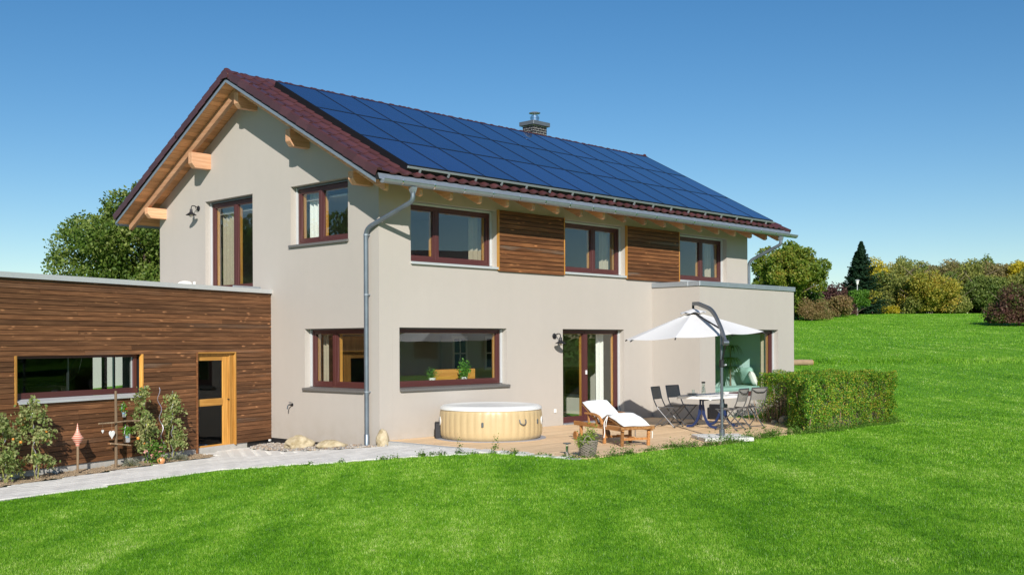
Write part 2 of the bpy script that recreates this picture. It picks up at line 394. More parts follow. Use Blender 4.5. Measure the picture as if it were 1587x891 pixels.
def mat_grass():
    m, nt, out = newmat('grass_blade')
    p = position(nt); geo = nt.nodes.new('ShaderNodeNewGeometry')
    big = noise(nt, p, .22, 3); mid = noise(nt, p, 2.6, 7, .75)
    mp = node(nt, 'ShaderNodeMapping'); mp.inputs['Rotation'].default_value = (0, 0, R(44)); lk(nt, p, mp.inputs['Vector'])
    mp2 = node(nt, 'ShaderNodeMapping'); mp2.inputs['Scale'].default_value = (.9, .16, 1); lk(nt, mp.outputs[0], mp2.inputs['Vector'])
    band = noise(nt, mp2.outputs[0], 1.5, 4, .6)
    pt = node(nt, 'ShaderNodeMapRange'); lk(nt, mix(nt, .36, mix(nt, .62, big, mid), band), pt.inputs[0]); pt.inputs[1].default_value = .41; pt.inputs[2].default_value = .59
    fn = node(nt, 'ShaderNodeMapRange'); lk(nt, noise(nt, p, 17, 3, .7), fn.inputs[0]); fn.inputs[1].default_value = .36; fn.inputs[2].default_value = .64
    f = mix(nt, .34, mix(nt, .40, pt.outputs[0], fn.outputs[0]), geo.outputs['Random Per Island'])
    c = ramp(nt, f, [(.12, (.024, .095, .003)), (.34, (.080, .245, .006)), (.58, (.205, .425, .024)), (.76, (.36, .55, .08)), (.92, (.66, .72, .34))])
    b = nt.nodes.new('ShaderNodeBsdfPrincipled'); lk(nt, c, b.inputs['Base Color']); b.inputs['Roughness'].default_value = .4; b.inputs['Specular IOR Level'].default_value = .28
    t = nt.nodes.new('ShaderNodeBsdfTranslucent'); lk(nt, c, t.inputs[0])
    mx = nt.nodes.new('ShaderNodeMixShader'); mx.inputs[0].default_value = .3
    lk(nt, b.outputs[0], mx.inputs[1]); lk(nt, t.outputs[0], mx.inputs[2]); lk(nt, mx.outputs[0], out.inputs[0])
    return m
M['grass'] = mat_grass()
def blades(x, y, h, w, lean=1.0):
    n = len(x); z = T(x, y)
    a = rng.uniform(0, 2*math.pi, n); l = rng.uniform(0, lean, n)*h
    b = rng.uniform(0, 2*math.pi, n)
    base = np.stack([x, y, z-.004], 1)
    side = np.stack([np.cos(a), np.sin(a), np.zeros(n)], 1)*(w/2)[:, None]
    tip = base + np.stack([np.cos(b)*l, np.sin(b)*l, h], 1)
    V = np.stack([base-side, base+side, tip], 1).reshape(-1,3)
    return V, np.arange(3*n).reshape(n,3)
def grass_zone(d0, d1, dens, h, w, lat=(-.52, .52)):
    area = (d1*d1-d0*d0)/2*(lat[1]-lat[0]); n = int(area*dens)
    dd = np.sqrt(rng.uniform(d0*d0, d1*d1, n)); la = rng.uniform(lat[0], lat[1], n)*dd
    x = CAM.x + FW.x*dd + RT.x*la; y = CAM.y + FW.y*dd + RT.y*la
    k = ~inpoly(x, y, NO_GRASS) & ~((x > .3) & (x < 13.7) & (y > -1.4) & (y < 9))
    x, y = x[k], y[k]; n = len(x)
    return blades(x, y, rng.uniform(.55, 1.25, n)*h, rng.uniform(.7, 1.3, n)*w)
def grass():
    Vs, Fs, o = [], [], 0
    for z in [(9.0, 12.5, 6600, .030, .0055, (-.56, .62)), (12.5, 17, 3500, .031, .0074, (-.54, .72)), (17, 24, 1350, .036, .0115, (-.52, .78)), (24, 34, 620, .038, .016, (-.1, .78)), (34, 60, 165, .042, .028, (.08, .74)), (60, 125, 52, .055, .054, (.2, .62))]:
        V, F = grass_zone(*z); Vs.append(V); Fs.append(F+o); o += len(V)
    ob = fast('lawn_grass', np.concatenate(Vs), np.concatenate(Fs), 'grass')
    settags(ob, 'short bright green mown grass covering the lawn and the rising meadow', 'grass', kind='stuff')
    # a strip of unmown grass across the slope
    n = 9000
    t = rng.uniform(0, 1, n); dd = 50 + rng.normal(0, .9, n); la = (.27 + .27*t)*dd
    dens = rng.uniform(0,1,n) < (.25+.75*np.abs(np.sin(t*17)*np.sin(t*5+1)))
    x = (CAM.x + FW.x*dd + RT.x*la)[dens]; y = (CAM.y + FW.y*dd + RT.y*la)[dens]
    V, F = blades(x, y, rng.uniform(.06, .2, len(x)), rng.uniform(.02, .04, len(x)))
    ob = fast('tall_grass', V, F, 'grass'); settags(ob, 'strip of longer unmown grass crossing the slope beyond the hedge', 'grass', kind='stuff')
grass()

# ------------------------------------------------------------------ path, pavers, sand bed, gravel
def sheet(name, poly, dz, mat, step=.12, rough=0.0, label=None):
    xs = [p[0] for p in poly]; ys = [p[1] for p in poly]
    a = np.arange(min(xs)-step, max(xs)+step, step); b = np.arange(min(ys)-step, max(ys)+step, step)
    X, Y = np.meshgrid(a, b, indexing='ij'); Z = T(X, Y)+dz + rough*rng.uniform(-1, 1, X.shape)
    n, k = X.shape; V = np.stack([X, Y, Z], -1).reshape(-1,3)
    i, j = np.meshgrid(np.arange(n-1), np.arange(k-1), indexing='ij'); q = (i*k+j).ravel()
    cxm = (X[:-1,:-1]+step/2).ravel(); cym = (Y[:-1,:-1]+step/2).ravel()
    q = q[inpoly(cxm, cym, poly)]
    F = np.stack([q, q+k, q+k+1, q+1], 1); used = np.unique(F); re = np.full(len(V), -1); re[used] = np.arange(len(used))
    o = fast(name, V[used], re[F], mat, smooth=True); o['kind'] = 'structure'
    return o
SH_A = R(17.8); SHD = Vector((math.cos(SH_A), math.sin(SH_A), 0)); SHN = Vector((math.sin(SH_A), -math.cos(SH_A), 0)); SHO = Vector((0, 3.74, 0))
def shp(s, off): q = SHO + SHD*s + SHN*off; return (q.x, q.y)
GRAVEL = [(0,3.75),(-.55,3.55),(-.95,3.1),(-1.0,2.2),(-1.02,1.5),(-.75,.8),(-.35,.1),(-.12,-.25),(.25,-.3),(.25,.05),(0,.05)]
BED = [shp(-10,.02), shp(-2.4,.02), shp(-2.38,.45), shp(-2.75,.75), shp(-3.4,.62), shp(-5.3,.62), shp(-7.2,.66), shp(-10,.7)]
PATH = LAWN_EDGE[:16] + [(.21,-4.9),(.21,-.2),(-.12,-.1),(-.35,.1),(-.75,.8),(-1.02,1.5),(-1.0,2.2),(-.95,3.1),(-.55,3.55),(0,3.7)] + [shp(-.02,0), shp(-2.35,.0), shp(-2.38,.45), shp(-2.75,.75), shp(-3.4,.62), shp(-5.3,.62), shp(-7.2,.66), shp(-10,.7)]
sheet('path', PATH, .004, 'bedding', .1)
def pavers():
    L, W, g = .30, .20, .0014
    spots = []
    for i in range(-60, 12):
        for j in range(-30, 30):
            x = i*L + (j % 2)*L/2; y = j*W
            a = R(8); X = x*math.cos(a)-y*math.sin(a); Y = x*math.sin(a)+y*math.cos(a)
            if inpoly(np.array([X]), np.array([Y]), PATH)[0]:
                d = (X-CAM.x)*FW.x+(Y-CAM.y)*FW.y; la = (X-CAM.x)*RT.x+(Y-CAM.y)*RT.y
                if la > -.52*d: spots.append((d, X, Y))
    spots.sort()
    mb = MB().box(-L/2+g, L/2-g, -W/2+g, W/2-g, -.02, .022); me = mb.mesh('paver', bevel=.0025); me.materials.append(M['paver'])
    root = thing('paved_path', 'pale concrete paver path running past the timber shed to the deck', 'path', (0,0,0)); root['kind'] = 'structure'
    rest = MB()
    for k, (d, X, Y) in enumerate(spots):
        z = Tz(X, Y) + rnd.uniform(-.0008, .0008)
        if k < 300:
            gx, gy = (Tz(X+.1,Y)-Tz(X-.1,Y))/.2, (Tz(X,Y+.1)-Tz(X,Y-.1))/.2
            nz = Vector((-gx+rnd.uniform(-.003,.003), -gy+rnd.uniform(-.003,.003), 1)).normalized(); ux = Vector((math.cos(R(8)), math.sin(R(8)), 0)); ux = (ux-nz*ux.dot(nz)).normalized(); uy = nz.cross(ux)
            o = link(me, 'paver', None, root); o.matrix_world = Matrix.Translation((X, Y, z)) @ Matrix((ux, uy, nz)).transposed().to_4x4()
        else:
            a = R(8); c, s_ = math.cos(a), math.sin(a)
            def f(u,v,w,X=X,Y=Y,z=z): return (X+u*c-v*s_, Y+u*s_+v*c, z+w)
            rest.mbox(f, -L/2+g, L/2-g, -W/2+g, W/2-g, -.02, .022)
    if rest.v: rest.build('paver_field', 'paver', root, kind='stuff')
pavers()
sheet('flower_bed', BED, .03, 'sand', .09, .02)
sheet('gravel_strip', GRAVEL, .022, 'gravel', .08, .008)
def pebble_mesh(n, poly, r0, r1, dz):
    xs = [p[0] for p in poly]; ys = [p[1] for p in poly]
    ico = [(0,0,1),(.89,0,.45),(.28,.85,.45),(-.72,.53,.45),(-.72,-.53,.45),(.28,-.85,.45),(.72,.53,-.45),(-.28,.85,-.45),(-.89,0,-.45),(-.28,-.85,-.45),(.72,-.53,-.45),(0,0,-1)]
    tri = [(0,1,2),(0,2,3),(0,3,4),(0,4,5),(0,5,1),(1,6,2),(2,7,3),(3,8,4),(4,9,5),(5,10,1),(1,10,6),(2,6,7),(3,7,8),(4,8,9),(5,9,10),(6,11,7),(7,11,8),(8,11,9),(9,11,10),(10,11,6)]
    V, F, o = [], [], 0; ico = np.array(ico); tri = np.array(tri)
    while len(V) < n:
        x = rng.uniform(min(xs), max(xs)); y = rng.uniform(min(ys), max(ys))
        if not inpoly(np.array([x]), np.array([y]), poly)[0]: continue
        r = rng.uniform(r0, r1)**1.0; s_ = np.array([r*rng.uniform(.8,1.5), r*rng.uniform(.8,1.3), r*rng.uniform(.5,.9)])
        a = rng.uniform(0, 6.28); ca, sa = math.cos(a), math.sin(a)
        v = ico*s_*(1+rng.uniform(-.15,.15,(12,1))); v = np.stack([v[:,0]*ca-v[:,1]*sa, v[:,0]*sa+v[:,1]*ca, v[:,2]],1) + [x, y, Tz(x,y)+dz+s_[2]*.4]
        V.append(v); F.append(tri+o); o += 12
    return np.concatenate(V), np.concatenate(F)
def mat_pebble(name, cols):
    m, nt, out = newmat(name); geo = nt.nodes.new('ShaderNodeNewGeometry')
    c = ramp(nt, geo.outputs['Random Per Island'], [(i/(len(cols)-1), c_) for i, c_ in enumerate(cols)])
    n = noise(nt, position(nt), 60, 4); c = mix(nt, n, mix(nt, 1.0, c, (.75,)*3, 'MULTIPLY'), mix(nt, 1.0, c, (1.2,)*3, 'MULTIPLY'))
    bsdf(nt, out, c, .85, bump=n, bstr=.3); return m
M['pebble'] = mat_pebble('pebbles', [(.2,.18,.16),(.42,.39,.35),(.3,.2,.13),(.5,.47,.42),(.15,.15,.16),(.45,.36,.26)])
M['clod'] = mat_pebble('soil_clods', [(.30,.21,.13),(.42,.31,.2),(.36,.26,.16),(.46,.36,.25)])
V_, F_ = pebble_mesh(1900, GRAVEL, .009, .03, .025); settags(fast('pebbles', V_, F_, 'pebble'), 'mixed grey and brown gravel along the foot of the gable wall', 'gravel', kind='stuff')
V_, F_ = pebble_mesh(1900, BED, .003, .012, .034); settags(fast('soil_clods', V_, F_, 'clod'), 'loose sandy clods of soil in the bed before the timber wall', 'soil', kind='stuff')
# ------------------------------------------------------------------ house
W_, D_ = 13.65, 8.58                    # length along x, depth along y
house = thing('house', 'two storey beige rendered house with dark red tiled roof and timber panels', 'house', (0,0,0))
fG = lambda u,v,w: (-w, -u, v)          # gable wall, seen from outside: u right, v up, w out
fF = lambda u,v,w: (u, -w, v)           # long facade
fE = lambda u,v,w: (u, -1.44-w, v)      # extension front
SL = .5317                              # roof slope
RY = 4.29                               # ridge
def soff(y): return 4.98 + SL*(y+.81) if y <= RY else 4.98 + SL*(2*RY-y+.81)
def wallgrid(f, us, vs, ops, th, top=None):
    """a wall with openings, built from cells; reveals follow from the depth"""
    mb = MB()
    us = sorted(set(us + [o[0] for o in ops] + [o[1] for o in ops])); vs = sorted(set(vs + [o[2] for o in ops] + [o[3] for o in ops]))
    solid = lambda uc, vc: not any(o[0] < uc < o[1] and o[2] < vc < o[3] for o in ops)
    for i in range(len(us)-1):
        for j in range(len(vs)-1):
            u0,u1,v0,v1 = us[i],us[i+1],vs[j],vs[j+1]
            if not solid((u0+u1)/2,(v0+v1)/2): continue
            a = b = v1
            if top and j == len(vs)-2: a, b = top(u0), top(u1)
            mb.add([f(u0,v0,0),f(u1,v0,0),f(u1,b,0),f(u0,a,0)],[(0,1,2,3)])
            mb.add([f(u0,v0,-th),f(u1,v0,-th),f(u1,b,-th),f(u0,a,-th)],[(3,2,1,0)])
            if j == len(vs)-2: mb.add([f(u0,a,0),f(u1,b,0),f(u1,b,-th),f(u0,a,-th)],[(0,1,2,3)])
            if j == 0: mb.add([f(u0,v0,0),f(u1,v0,0),f(u1,v0,-th),f(u0,v0,-th)],[(3,2,1,0)])
            if i == 0: mb.add([f(u0,v0,0),f(u0,a,0),f(u0,a,-th),f(u0,v0,-th)],[(0,1,2,3)])
            if i == len(us)-2: mb.add([f(u1,v0,0),f(u1,b,0),f(u1,b,-th),f(u1,v0,-th)],[(3,2,1,0)])
    for u0,u1,v0,v1 in ops:
        mb.add([f(u0,v0,0),f(u1,v0,0),f(u1,v1,0),f(u0,v1,0),f(u0,v0,-th),f(u1,v0,-th),f(u1,v1,-th),f(u0,v1,-th)],
               [(0,1,5,4),(1,2,6,5),(2,3,7,6),(3,0,4,7)])
    return mb
TH = .34
G_OPS = [(-2.96,-.97,4.03,5.31), (-6.43,-4.42,3.16,5.31), (-2.47,-.47,.98,2.25)]
wallgrid(fG, [-D_, -RY, 0], [-.12, 5.45], G_OPS, TH, top=lambda u: soff(-u)-.02).build('gable_wall', 'plaster', house)
F_OPS = [(.83,3.31,3.57,4.82), (5.55,7.90,3.57,4.82), (10.20,12.55,3.57,4.82), (.52,3.62,1.0,2.255), (5.51,7.84,.02,2.255)]
F_CUT = [(9.4,13.31,.02,2.4)]            # wide passage into the extension
wallgrid(fF, [TH+.001, W_], [-.12, soff(0)-.02], F_OPS+F_CUT, TH).build('front_wall', 'plaster', house)
wallgrid(lambda u,v,w: (W_+w, u, v), [TH+.001, RY, D_], [-.12, 5.3], [], TH, top=lambda u: soff(u)-.02).build('far_gable_wall', 'plaster', house)
MB().box(TH+.001, W_-TH-.001, D_-TH, D_, -.12, soff(D_)-.02).build('rear_wall', 'plaster', house)
# black membrane and kerb at the foot of the gable
MB().box(-.006, .1, -.02, 3.72, -.45, -.121).build('base_membrane', 'black', house)
MB().box(.02, .2, -5.0, -.005, -.2, .015).build('deck_kerb', 'kerb', house, bevel=.006)
# extension
EX0, EX1 = 9.03, 13.70
E_OPS = [(9.72, 12.84, .50, 2.262)]
wallgrid(fE, [EX0, EX1], [-.12, 3.33], E_OPS, .3).build('extension_front_wall', 'plaster', house)
MB().box(EX0, EX0+.3, -1.139, -.001, -.12, 3.33).build('extension_side_wall', 'plaster', house)
MB().box(EX1-.3, EX1, -1.139, -.001, -.12, 3.33).build('extension_end_wall', 'plaster', house)
MB().box(EX0+.301, EX1-.301, -1.139, -.001, 2.75, 3.0).build('extension_ceiling', 'inner', house)
cap = MB(); cap.box(EX0-.035, EX1+.04, -1.475, -1.12, 3.332, 3.455); cap.box(EX0-.035, EX0+.3, -1.119, -.002, 3.332, 3.455); cap.box(EX1-.3, EX1+.04, -1.119, -.002, 3.332, 3.455)
fl = cap.build('parapet_flashing', 'zinc_flat', house, bevel=.008)
sj = MB()
for x in (10.3, 11.6, 12.9): sj.box(x-.03, x+.03, -1.479, -1.1, 3.345, 3.459)
sj.build('flashing_joint', 'zinc_flat', fl)

# ---- windows
def window(f, u0,u1,v0,v1, bays, rec=.165, sill='stone_sill', sill_ext=(.06,.06), name='window', shutter_box=False, head=.06, door=False, pine=True, glass='glass'):
    fw_, sw = .042, .05
    fr = MB()
    a0, a1, b0, b1 = u0+.055, u1-.055, v0+(.05 if sill else .01), v1-head
    def ring(mb, p0,p1,q0,q1, t, w0, w1, tb=None):
        tb = tb or t
        mb.mbox(f, p0,p0+t, q0,q1, w0,w1); mb.mbox(f, p1-t,p1, q0,q1, w0,w1)
        mb.mbox(f, p0+t,p1-t, q1-t,q1, w0,w1); mb.mbox(f, p0+t,p1-t, q0,q0+tb, w0,w1)
    ring(fr, a0,a1,b0,b1, fw_, -rec-.06, -rec)
    edges = [a0+fw_] + [a0+fw_+(a1-a0-2*fw_)*b for b in bays] + [a1-fw_]
    wobj = fr.build(name, 'maroon', house, bevel=.004)
    for e in edges[1:-1]:
        MB().mbox(f, e-.03, e+.03, b0+fw_+.001, b1-fw_-.001, -rec-.058, -rec-.004).build('mullion', 'maroon', wobj, bevel=.003)
    for k in range(len(edges)-1):
        p0 = edges[k] + (.031 if k else .001); p1 = edges[k+1] - (.031 if k < len(edges)-2 else .001)
        s = MB(); ring(s, p0,p1,b0+fw_+.001,b1-fw_-.001, sw, -rec-.07, -rec-.012, .075 if not door else .11)
        s.build('sash', 'maroon', wobj, bevel=.004)
        MB().mbox(f, p0+sw-.005,p1-sw+.005, b0+fw_+(.07 if not door else .1), b1-fw_-sw+.005, -rec-.052,-rec-.046).build('pane', glass, wobj)
        if pine:
            s = MB(); ring(s, p0-.01,p1+.01,b0+fw_-.01,b1-fw_+.01, sw+.02, -rec-.135, -rec-.0715)
            s.build('inner_frame', 'pine', wobj)
    # guide rails of the blinds
    for (q0,q1) in ((u0+.002,u0+.052),(u1-.052,u1-.002)):
        MB().mbox(f, q0,q1, b0,v1-.012, -rec-.012,-rec+.032).build('blind_rail', 'alu', wobj, bevel=.003)
    MB().mbox(f, u0+.053,u1-.053, v1-(.05 if head > .03 else .024), v1-.008, -rec+.002,-rec+.034).build('blind_box', 'alu' if shutter_box else 'graphite', wobj, bevel=.004)
    if sill:
        s = MB(); s.prism([(-rec-.02, v0+.045),(.055, v0+.02),(.055, v0-.028),(.004, v0-.028),(.004,v0+.001),(-rec-.02, v0+.001)], lambda u,v,w: f(w,v,u), u0-sill_ext[0], u1+sill_ext[1])
        s.build('sill', sill, wobj)
    return wobj
window(fG, *G_OPS[0], [.42], sill_ext=(.02,.02))
window(fG, *G_OPS[1], [.52], sill=None, name='balcony_door', door=True)
window(fG, *G_OPS[2], [.40], sill_ext=(.03,.02), glass='glass_low', head=.018)
window(fF, *F_OPS[0], [.33], sill='alu', sill_ext=(.01,.01), shutter_box=True)
window(fF, *F_OPS[1], [.56], sill='alu', sill_ext=(-.003,-.003), shutter_box=True)
window(fF, *F_OPS[2], [.57], sill='alu', sill_ext=(-.003,.02), shutter_box=True)
window(fF, *F_OPS[3], [], sill_ext=(0,.06), glass='glass_low', head=.012)
pd = window(fF, *F_OPS[4], [.44], sill=None, name='patio_door', door=True, glass='glass_low', head=.015)
MB().mbox(fF, 5.52, 7.83, .0, .045, -.2, .05).build('threshold', 'zinc_flat', pd, bevel=.006)
MB().mbox(fF, 6.535, 6.56, 1.17, 1.27, -.18, -.13).build('handle', 'white', pd, bevel=.004)
window(fE, *E_OPS[0], [], sill=None, name='picture_window', rec=.16, head=.015, glass='glass_bay')

# ---- timber panels between the upper windows
for x0, x1 in ((3.355,5.525),(7.935,10.175)):
    back = MB().mbox(fF, x0,x1, 3.50,4.845, .002,.02).build('timber_panel', 'black', house)
    MB().mbox(fF, x0-.04,x0-.001, 3.52,4.845, .002,.052).build('edge_trim', 'pine', back)
    MB().mbox(fF, x1+.001,x1+.022, 3.52,4.845, .002,.052).build('edge_trim', 'pine', back)
    n = 14; h = (4.845-3.50)/n
    for k in range(n):
        z = 3.50+k*h
        MB().mbox(fF, x0+.002,x1-.002, z+.004, z+h-.009, .021, .045+rnd.uniform(0,.004)).build('board', 'board_warm', back, bevel=.004)
# ---- roof
XL, XR = -.76, 14.54
def slab(y0, y1, dz0, dz1):
    mb = MB(); P = [(y0, soff(y0)+dz0), (y0, soff(y0)+dz1), (y1, soff(y1)+dz1), (y1, soff(y1)+dz0)]
    return mb.prism(P, lambda u,v,w: (w,u,v), XL+.012, XR-.012)
rf = slab(-.84, RY, .022, .14); rf2 = slab(RY, 2*RY+.84, .022, .14); rf.add(rf2.v, rf2.f)
roof = rf.build('roof', 'black', house)
back_tiles = MB()
back_tiles.prism([(RY+.05, soff(RY+.05)+.15),(2*RY+.89, soff(2*RY+.89)+.15),(2*RY+.89, soff(2*RY+.89)+.2),(RY+.05, soff(RY+.05)+.2)], lambda u,v,w: (w,u,v), XL+.3, XR-.02)
back_tiles.build('rear_tile_field', 'tile', roof, kind='stuff')
CO, SI = math.cos(math.atan(SL)), math.sin(math.atan(SL))
# soffit boards run along the house; a nail-width joint between them
nb = 40; Ls = (RY+.82)/CO; bw = Ls/nb
def soffit_mesh():
    mb = MB().box(XL+.01, XR-.01, .0025, bw-.0025, -.018, 0); return mb.mesh('soffit_board', bevel=.003)
sm = soffit_mesh(); sm.materials.append(M['soffit'])
for side in (0, 1):
    for k in range(nb):
        y = -.82 + k*bw*CO; z = soff(y)+.018
        if side == 0: link(sm, 'soffit_board', None, roof, (0,y,z), (math.atan(SL),0,0))
        else:
            o = link(sm, 'soffit_board', None, roof, (XL+XR, 2*RY-y, z), (math.atan(SL),0,math.pi))
# verge flashing strips
for side in (0,1):
    for (x0,x1) in ((XL,XL+.012),(XR-.012,XR)):
        mb = MB()
        y0, y1 = (-.83, RY) if side == 0 else (RY, 2*RY+.83)
        mb.prism([(y0,soff(y0)-.03),(y1,soff(y1)-.03),(y1,soff(y1)+.035),(y0,soff(y0)+.035)], lambda u,v,w: (w,u,v), x0, x1)
        mb.build('verge_flashing', 'zinc', roof)
# tiles: frame of the front slope
E0 = Vector((XL, -.89, 5.137)); SV = Vector((0,CO,SI)); NV = Vector((0,-SI,CO))
PW, GA = .30, .345
def tile_mesh():
    mb = MB(); n = 12; prof = []
    for i in range(n+1):
        t = i/n; x = t*PW
        z = .034*max(0, math.sin(math.pi*min(1,max(0,(t-.50)/.50))))**.8 + .010*max(0, math.sin(math.pi*min(1,t/.5)))*-1
        prof.append((x, z))
    rows = [(0, .018),(.03,.026),(.40,.0)]
    vs = []
    for s_, lift in rows:
        for x, z in prof: vs.append((x, s_, z+lift))
    for x, z in prof: vs.append((x, 0, z-.012))
    fs = []; k = n+1
    for r in range(2):
        for i in range(n): fs.append((r*k+i, r*k+i+1, (r+1)*k+i+1, (r+1)*k+i))
    for i in range(n): fs.append((3*k+i, 3*k+i+1, i+1, i))
    mb.add(vs, fs); return mb.mesh('roof_tile', smooth=True)
tm = tile_mesh(); tm.materials.append(M['tile'])
tilt = Matrix((Vector((1,0,0)), SV, NV)).transposed().to_4x4()
def place(me, name, x, s, n=0.0, flip=False):
    o = link(me, name, None, roof)
    p = E0 + SV*s + NV*n + Vector((x,0,0))
    jit = Matrix.Rotation(rnd.uniform(-.006,.006), 4, 'Y') @ Matrix.Rotation(rnd.uniform(-.006,.006), 4, 'X')
    m = Matrix.Translation(p) @ tilt @ jit
    if flip:                                             # the rear slope: turned about the ridge
        m = Matrix.Translation((XL+XR, 2*RY, 0)) @ Matrix.Rotation(math.pi, 4, 'Z') @ m
    o.matrix_world = m; return o
NR = 17
ncol = 51
shown = set()
for r in range(NR):
    for c in range(1, ncol-1):
        if r < 2 or c < 4 or c >= ncol-4 or r >= NR-1: shown.add((r,c))
one = [q for q in sorted(shown) if q[0] < NR-1 or q[1] < 4]
for r, c in one[:300]: place(tm, 'roof_tile', c*PW, r*GA)
# the rest of the top course under the ridge, joined
tf = MB()
tv = [v.co.copy() for v in tm.vertices]; tp = [tuple(p.vertices) for p in tm.polygons]
for r in range(NR-1, NR):
    for c in range(4, ncol-1): tf.add([E0 + SV*(r*GA+v.y) + NV*v.z + Vector((c*PW+v.x,0,0)) for v in tv], tp)
for r, c in one[300:]: tf.add([E0 + SV*(r*GA+v.y) + NV*v.z + Vector((c*PW+v.x,0,0)) for v in tv], tp)
tf.build('tile_field', 'tile', roof, smooth=True, kind='stuff')
def verge_mesh():
    mb = MB()
    # rounded angle tile: top leaf, rounded shoulder and a flap that hangs outside the verge
    sec = [(PW,.006),(.12,.012),(.085,.05),(.05,.066),(.0,.064),(-.022,.05),(-.026,.02),(-.026,-.115),(-.012,-.115),(-.010,.0),(.05,.0),(PW,-.012)]
    n = len(sec); L = .40
    mb.add([(x,0,z+.022) for x,z in sec]+[(x,L,z*.97) for x,z in sec], [tuple(range(n-1,-1,-1)), tuple(range(n,2*n))]+[(i,(i+1)%n,n+(i+1)%n,n+i) for i in range(n)])
    return mb.mesh('verge_tile', bevel=.002)
vm = verge_mesh(); vm.materials.append(M['tile'])
vr = vm.copy(); vr.name = 'verge_tile_mirrored'
for v in vr.vertices: v.co.x = PW - v.co.x
vr.flip_normals()
for r in range(NR):
    place(vm, 'verge_tile', 0, r*GA); place(vr, 'verge_tile', (ncol-1)*PW, r*GA, -.06)
    place(vr, 'verge_tile', (ncol-1)*PW, r*GA, flip=True); place(vm, 'verge_tile', 0, r*GA, flip=True)
def ridge_mesh():
    mb = MB(); n = 8; L = .43; vs = []; 
    for (x, k) in ((0,1.10),(.05,1.10),(.055,1.0),(L,.95)):
        for i in range(n+1):
            a = math.pi*i/n; vs.append((x, .135*k*math.cos(a), .115*k*math.sin(a)))
    fs = []
    for j in range(3):
        for i in range(n): fs.append((j*(n+1)+i, j*(n+1)+i+1, (j+1)*(n+1)+i+1, (j+1)*(n+1)+i))
    fs.append(tuple(range(n+1)))
    return mb.add(vs, fs).mesh('ridge_tile', smooth=True)
rm = ridge_mesh(); rm.materials.append(M['tile'])
nr = 39; pit = (XR-XL+.04)/nr
for k in range(nr):
    link(rm, 'ridge_tile', None, roof, (XL-.03+k*pit, RY, 7.80), (0, rnd.uniform(-.004,.004), rnd.uniform(-.006,.006)))
endcap = MB(); endcap.prism([(.135*math.cos(a), .115*math.sin(a)) for a in [math.pi*i/10 for i in range(11)]]+[(-.13,-.06),(.13,-.06)], lambda u,v,w: (w, RY+u*1.05, 7.80+v*1.05), XL-.045, XL-.028)
endcap.build('ridge_end', 'tile', roof)
# ---- rafters and purlins
SO = .022
def purlin(y, w, ztop, zbot, x0=-.50, x1=.3):
    # chamfered head: cut back along the lower edge
    poly = [(x1, ztop),(x0+.0, ztop),(x0, zbot+.10),(x0+.09, zbot),(x1, zbot)]
    return MB().prism(poly, lambda u,v,w_: (u, w_, v), y, y+w).build('purlin', 'beam', house, bevel=.006)
for y, h in ((6.16,.36),(2.26,.36),(8.24,.25),(.16,.25)):
    zt = min(soff(y), soff(y+.165)) - .205
    purlin(y, .165, zt, zt-h)
purlin(RY-.085, .17, 7.64-.16, 7.14)
def rafter_prism(side, x, w, y_lo, y_hi, dep=.2, cut=.1, name='rafter'):
    """beam under the soffit; y measured on the front slope and mirrored for the rear"""
    dz = -.019
    pts = [(y_lo, soff(y_lo)+dz), (y_hi, soff(y_hi)+dz), (y_hi, soff(y_hi)+dz-dep), (y_lo+cut*.55, soff(y_lo+cut*.55)+dz-dep), (y_lo, soff(y_lo)+dz-dep*.72)]
    if side: pts = [(2*RY-a, b) for a, b in pts]
    return MB().prism(pts, lambda u,v,w_: (w_,u,v), x-w/2, x+w/2).build(name, 'beam_y', house, bevel=.006)
for side in (0,1):
    rafter_prism(side, -.40, .10, -.73, RY-.002, .2, .06, 'barge_rafter')
    rafter_prism(side, XR-.40, .10, -.73, RY-.002, .2, .06, 'barge_rafter')
k = 0; x = .45
while x < 14.0:
    rafter_prism(0, x, .09, -.76, .30, .23, .12)
    x += .81
# ---- gutters
def gutter(y, x0, x1, z, sgn):
    mb = MB(); n = 9; r = .078; L = []
    for x in (x0, x1):
        for rr in (r, r-.006):
            for i in range(n+1):
                a = math.pi + math.pi*i/n; L.append((x, y+rr*math.cos(a), z+rr*math.sin(a)))
    k = n+1
    fs = []
    for i in range(n):
        fs += [(i,i+1,2*k+i+1,2*k+i),(k+i+1,k+i,3*k+i,3*k+i+1)]
    fs += [(0,2*k,3*k,k),(n,k+n,3*k+n,2*k+n)]
    fs += [tuple(range(k)), tuple(range(2*k,3*k))]
    mb.add(L, fs)
    bead = y - sgn*r
    mb.tube([(x0,bead,z+.004),(x1,bead,z+.004)], .011, 8)
    return mb.build('gutter', 'zinc', house, smooth=True)
GY, GZ = -.905, 5.005
g = gutter(GY, -.66, 14.80, GZ, 1)
apron = MB().prism([(-.848,5.115),(-.858,5.115),(-.905,5.0),(-.895,5.0)], lambda u,v,w: (w,u,v), -.72, 14.5).build('eaves_apron', 'zinc', g)
bk = MB(); n = 8
for i in range(n+1):
    a = math.pi + math.pi*i/n
    bk.v.append((-.014, .0825*math.cos(a), .0825*math.sin(a))); bk.v.append((.014, .0825*math.cos(a), .0825*math.sin(a)))
for i in range(n): bk.f.append((2*i,2*i+1,2*i+3,2*i+2))
bk.box(-.014,.014,-.088,-.076,-.005,.022)
bm_ = bk.mesh('gutter_bracket'); bm_.materials.append(M['steel'])
x = -.2
while x < 14.7:
    link(bm_, 'gutter_bracket', None, g, (x, GY, GZ)); x += .81
gutter(2*RY-GY, -.66, 14.80, GZ, -1)
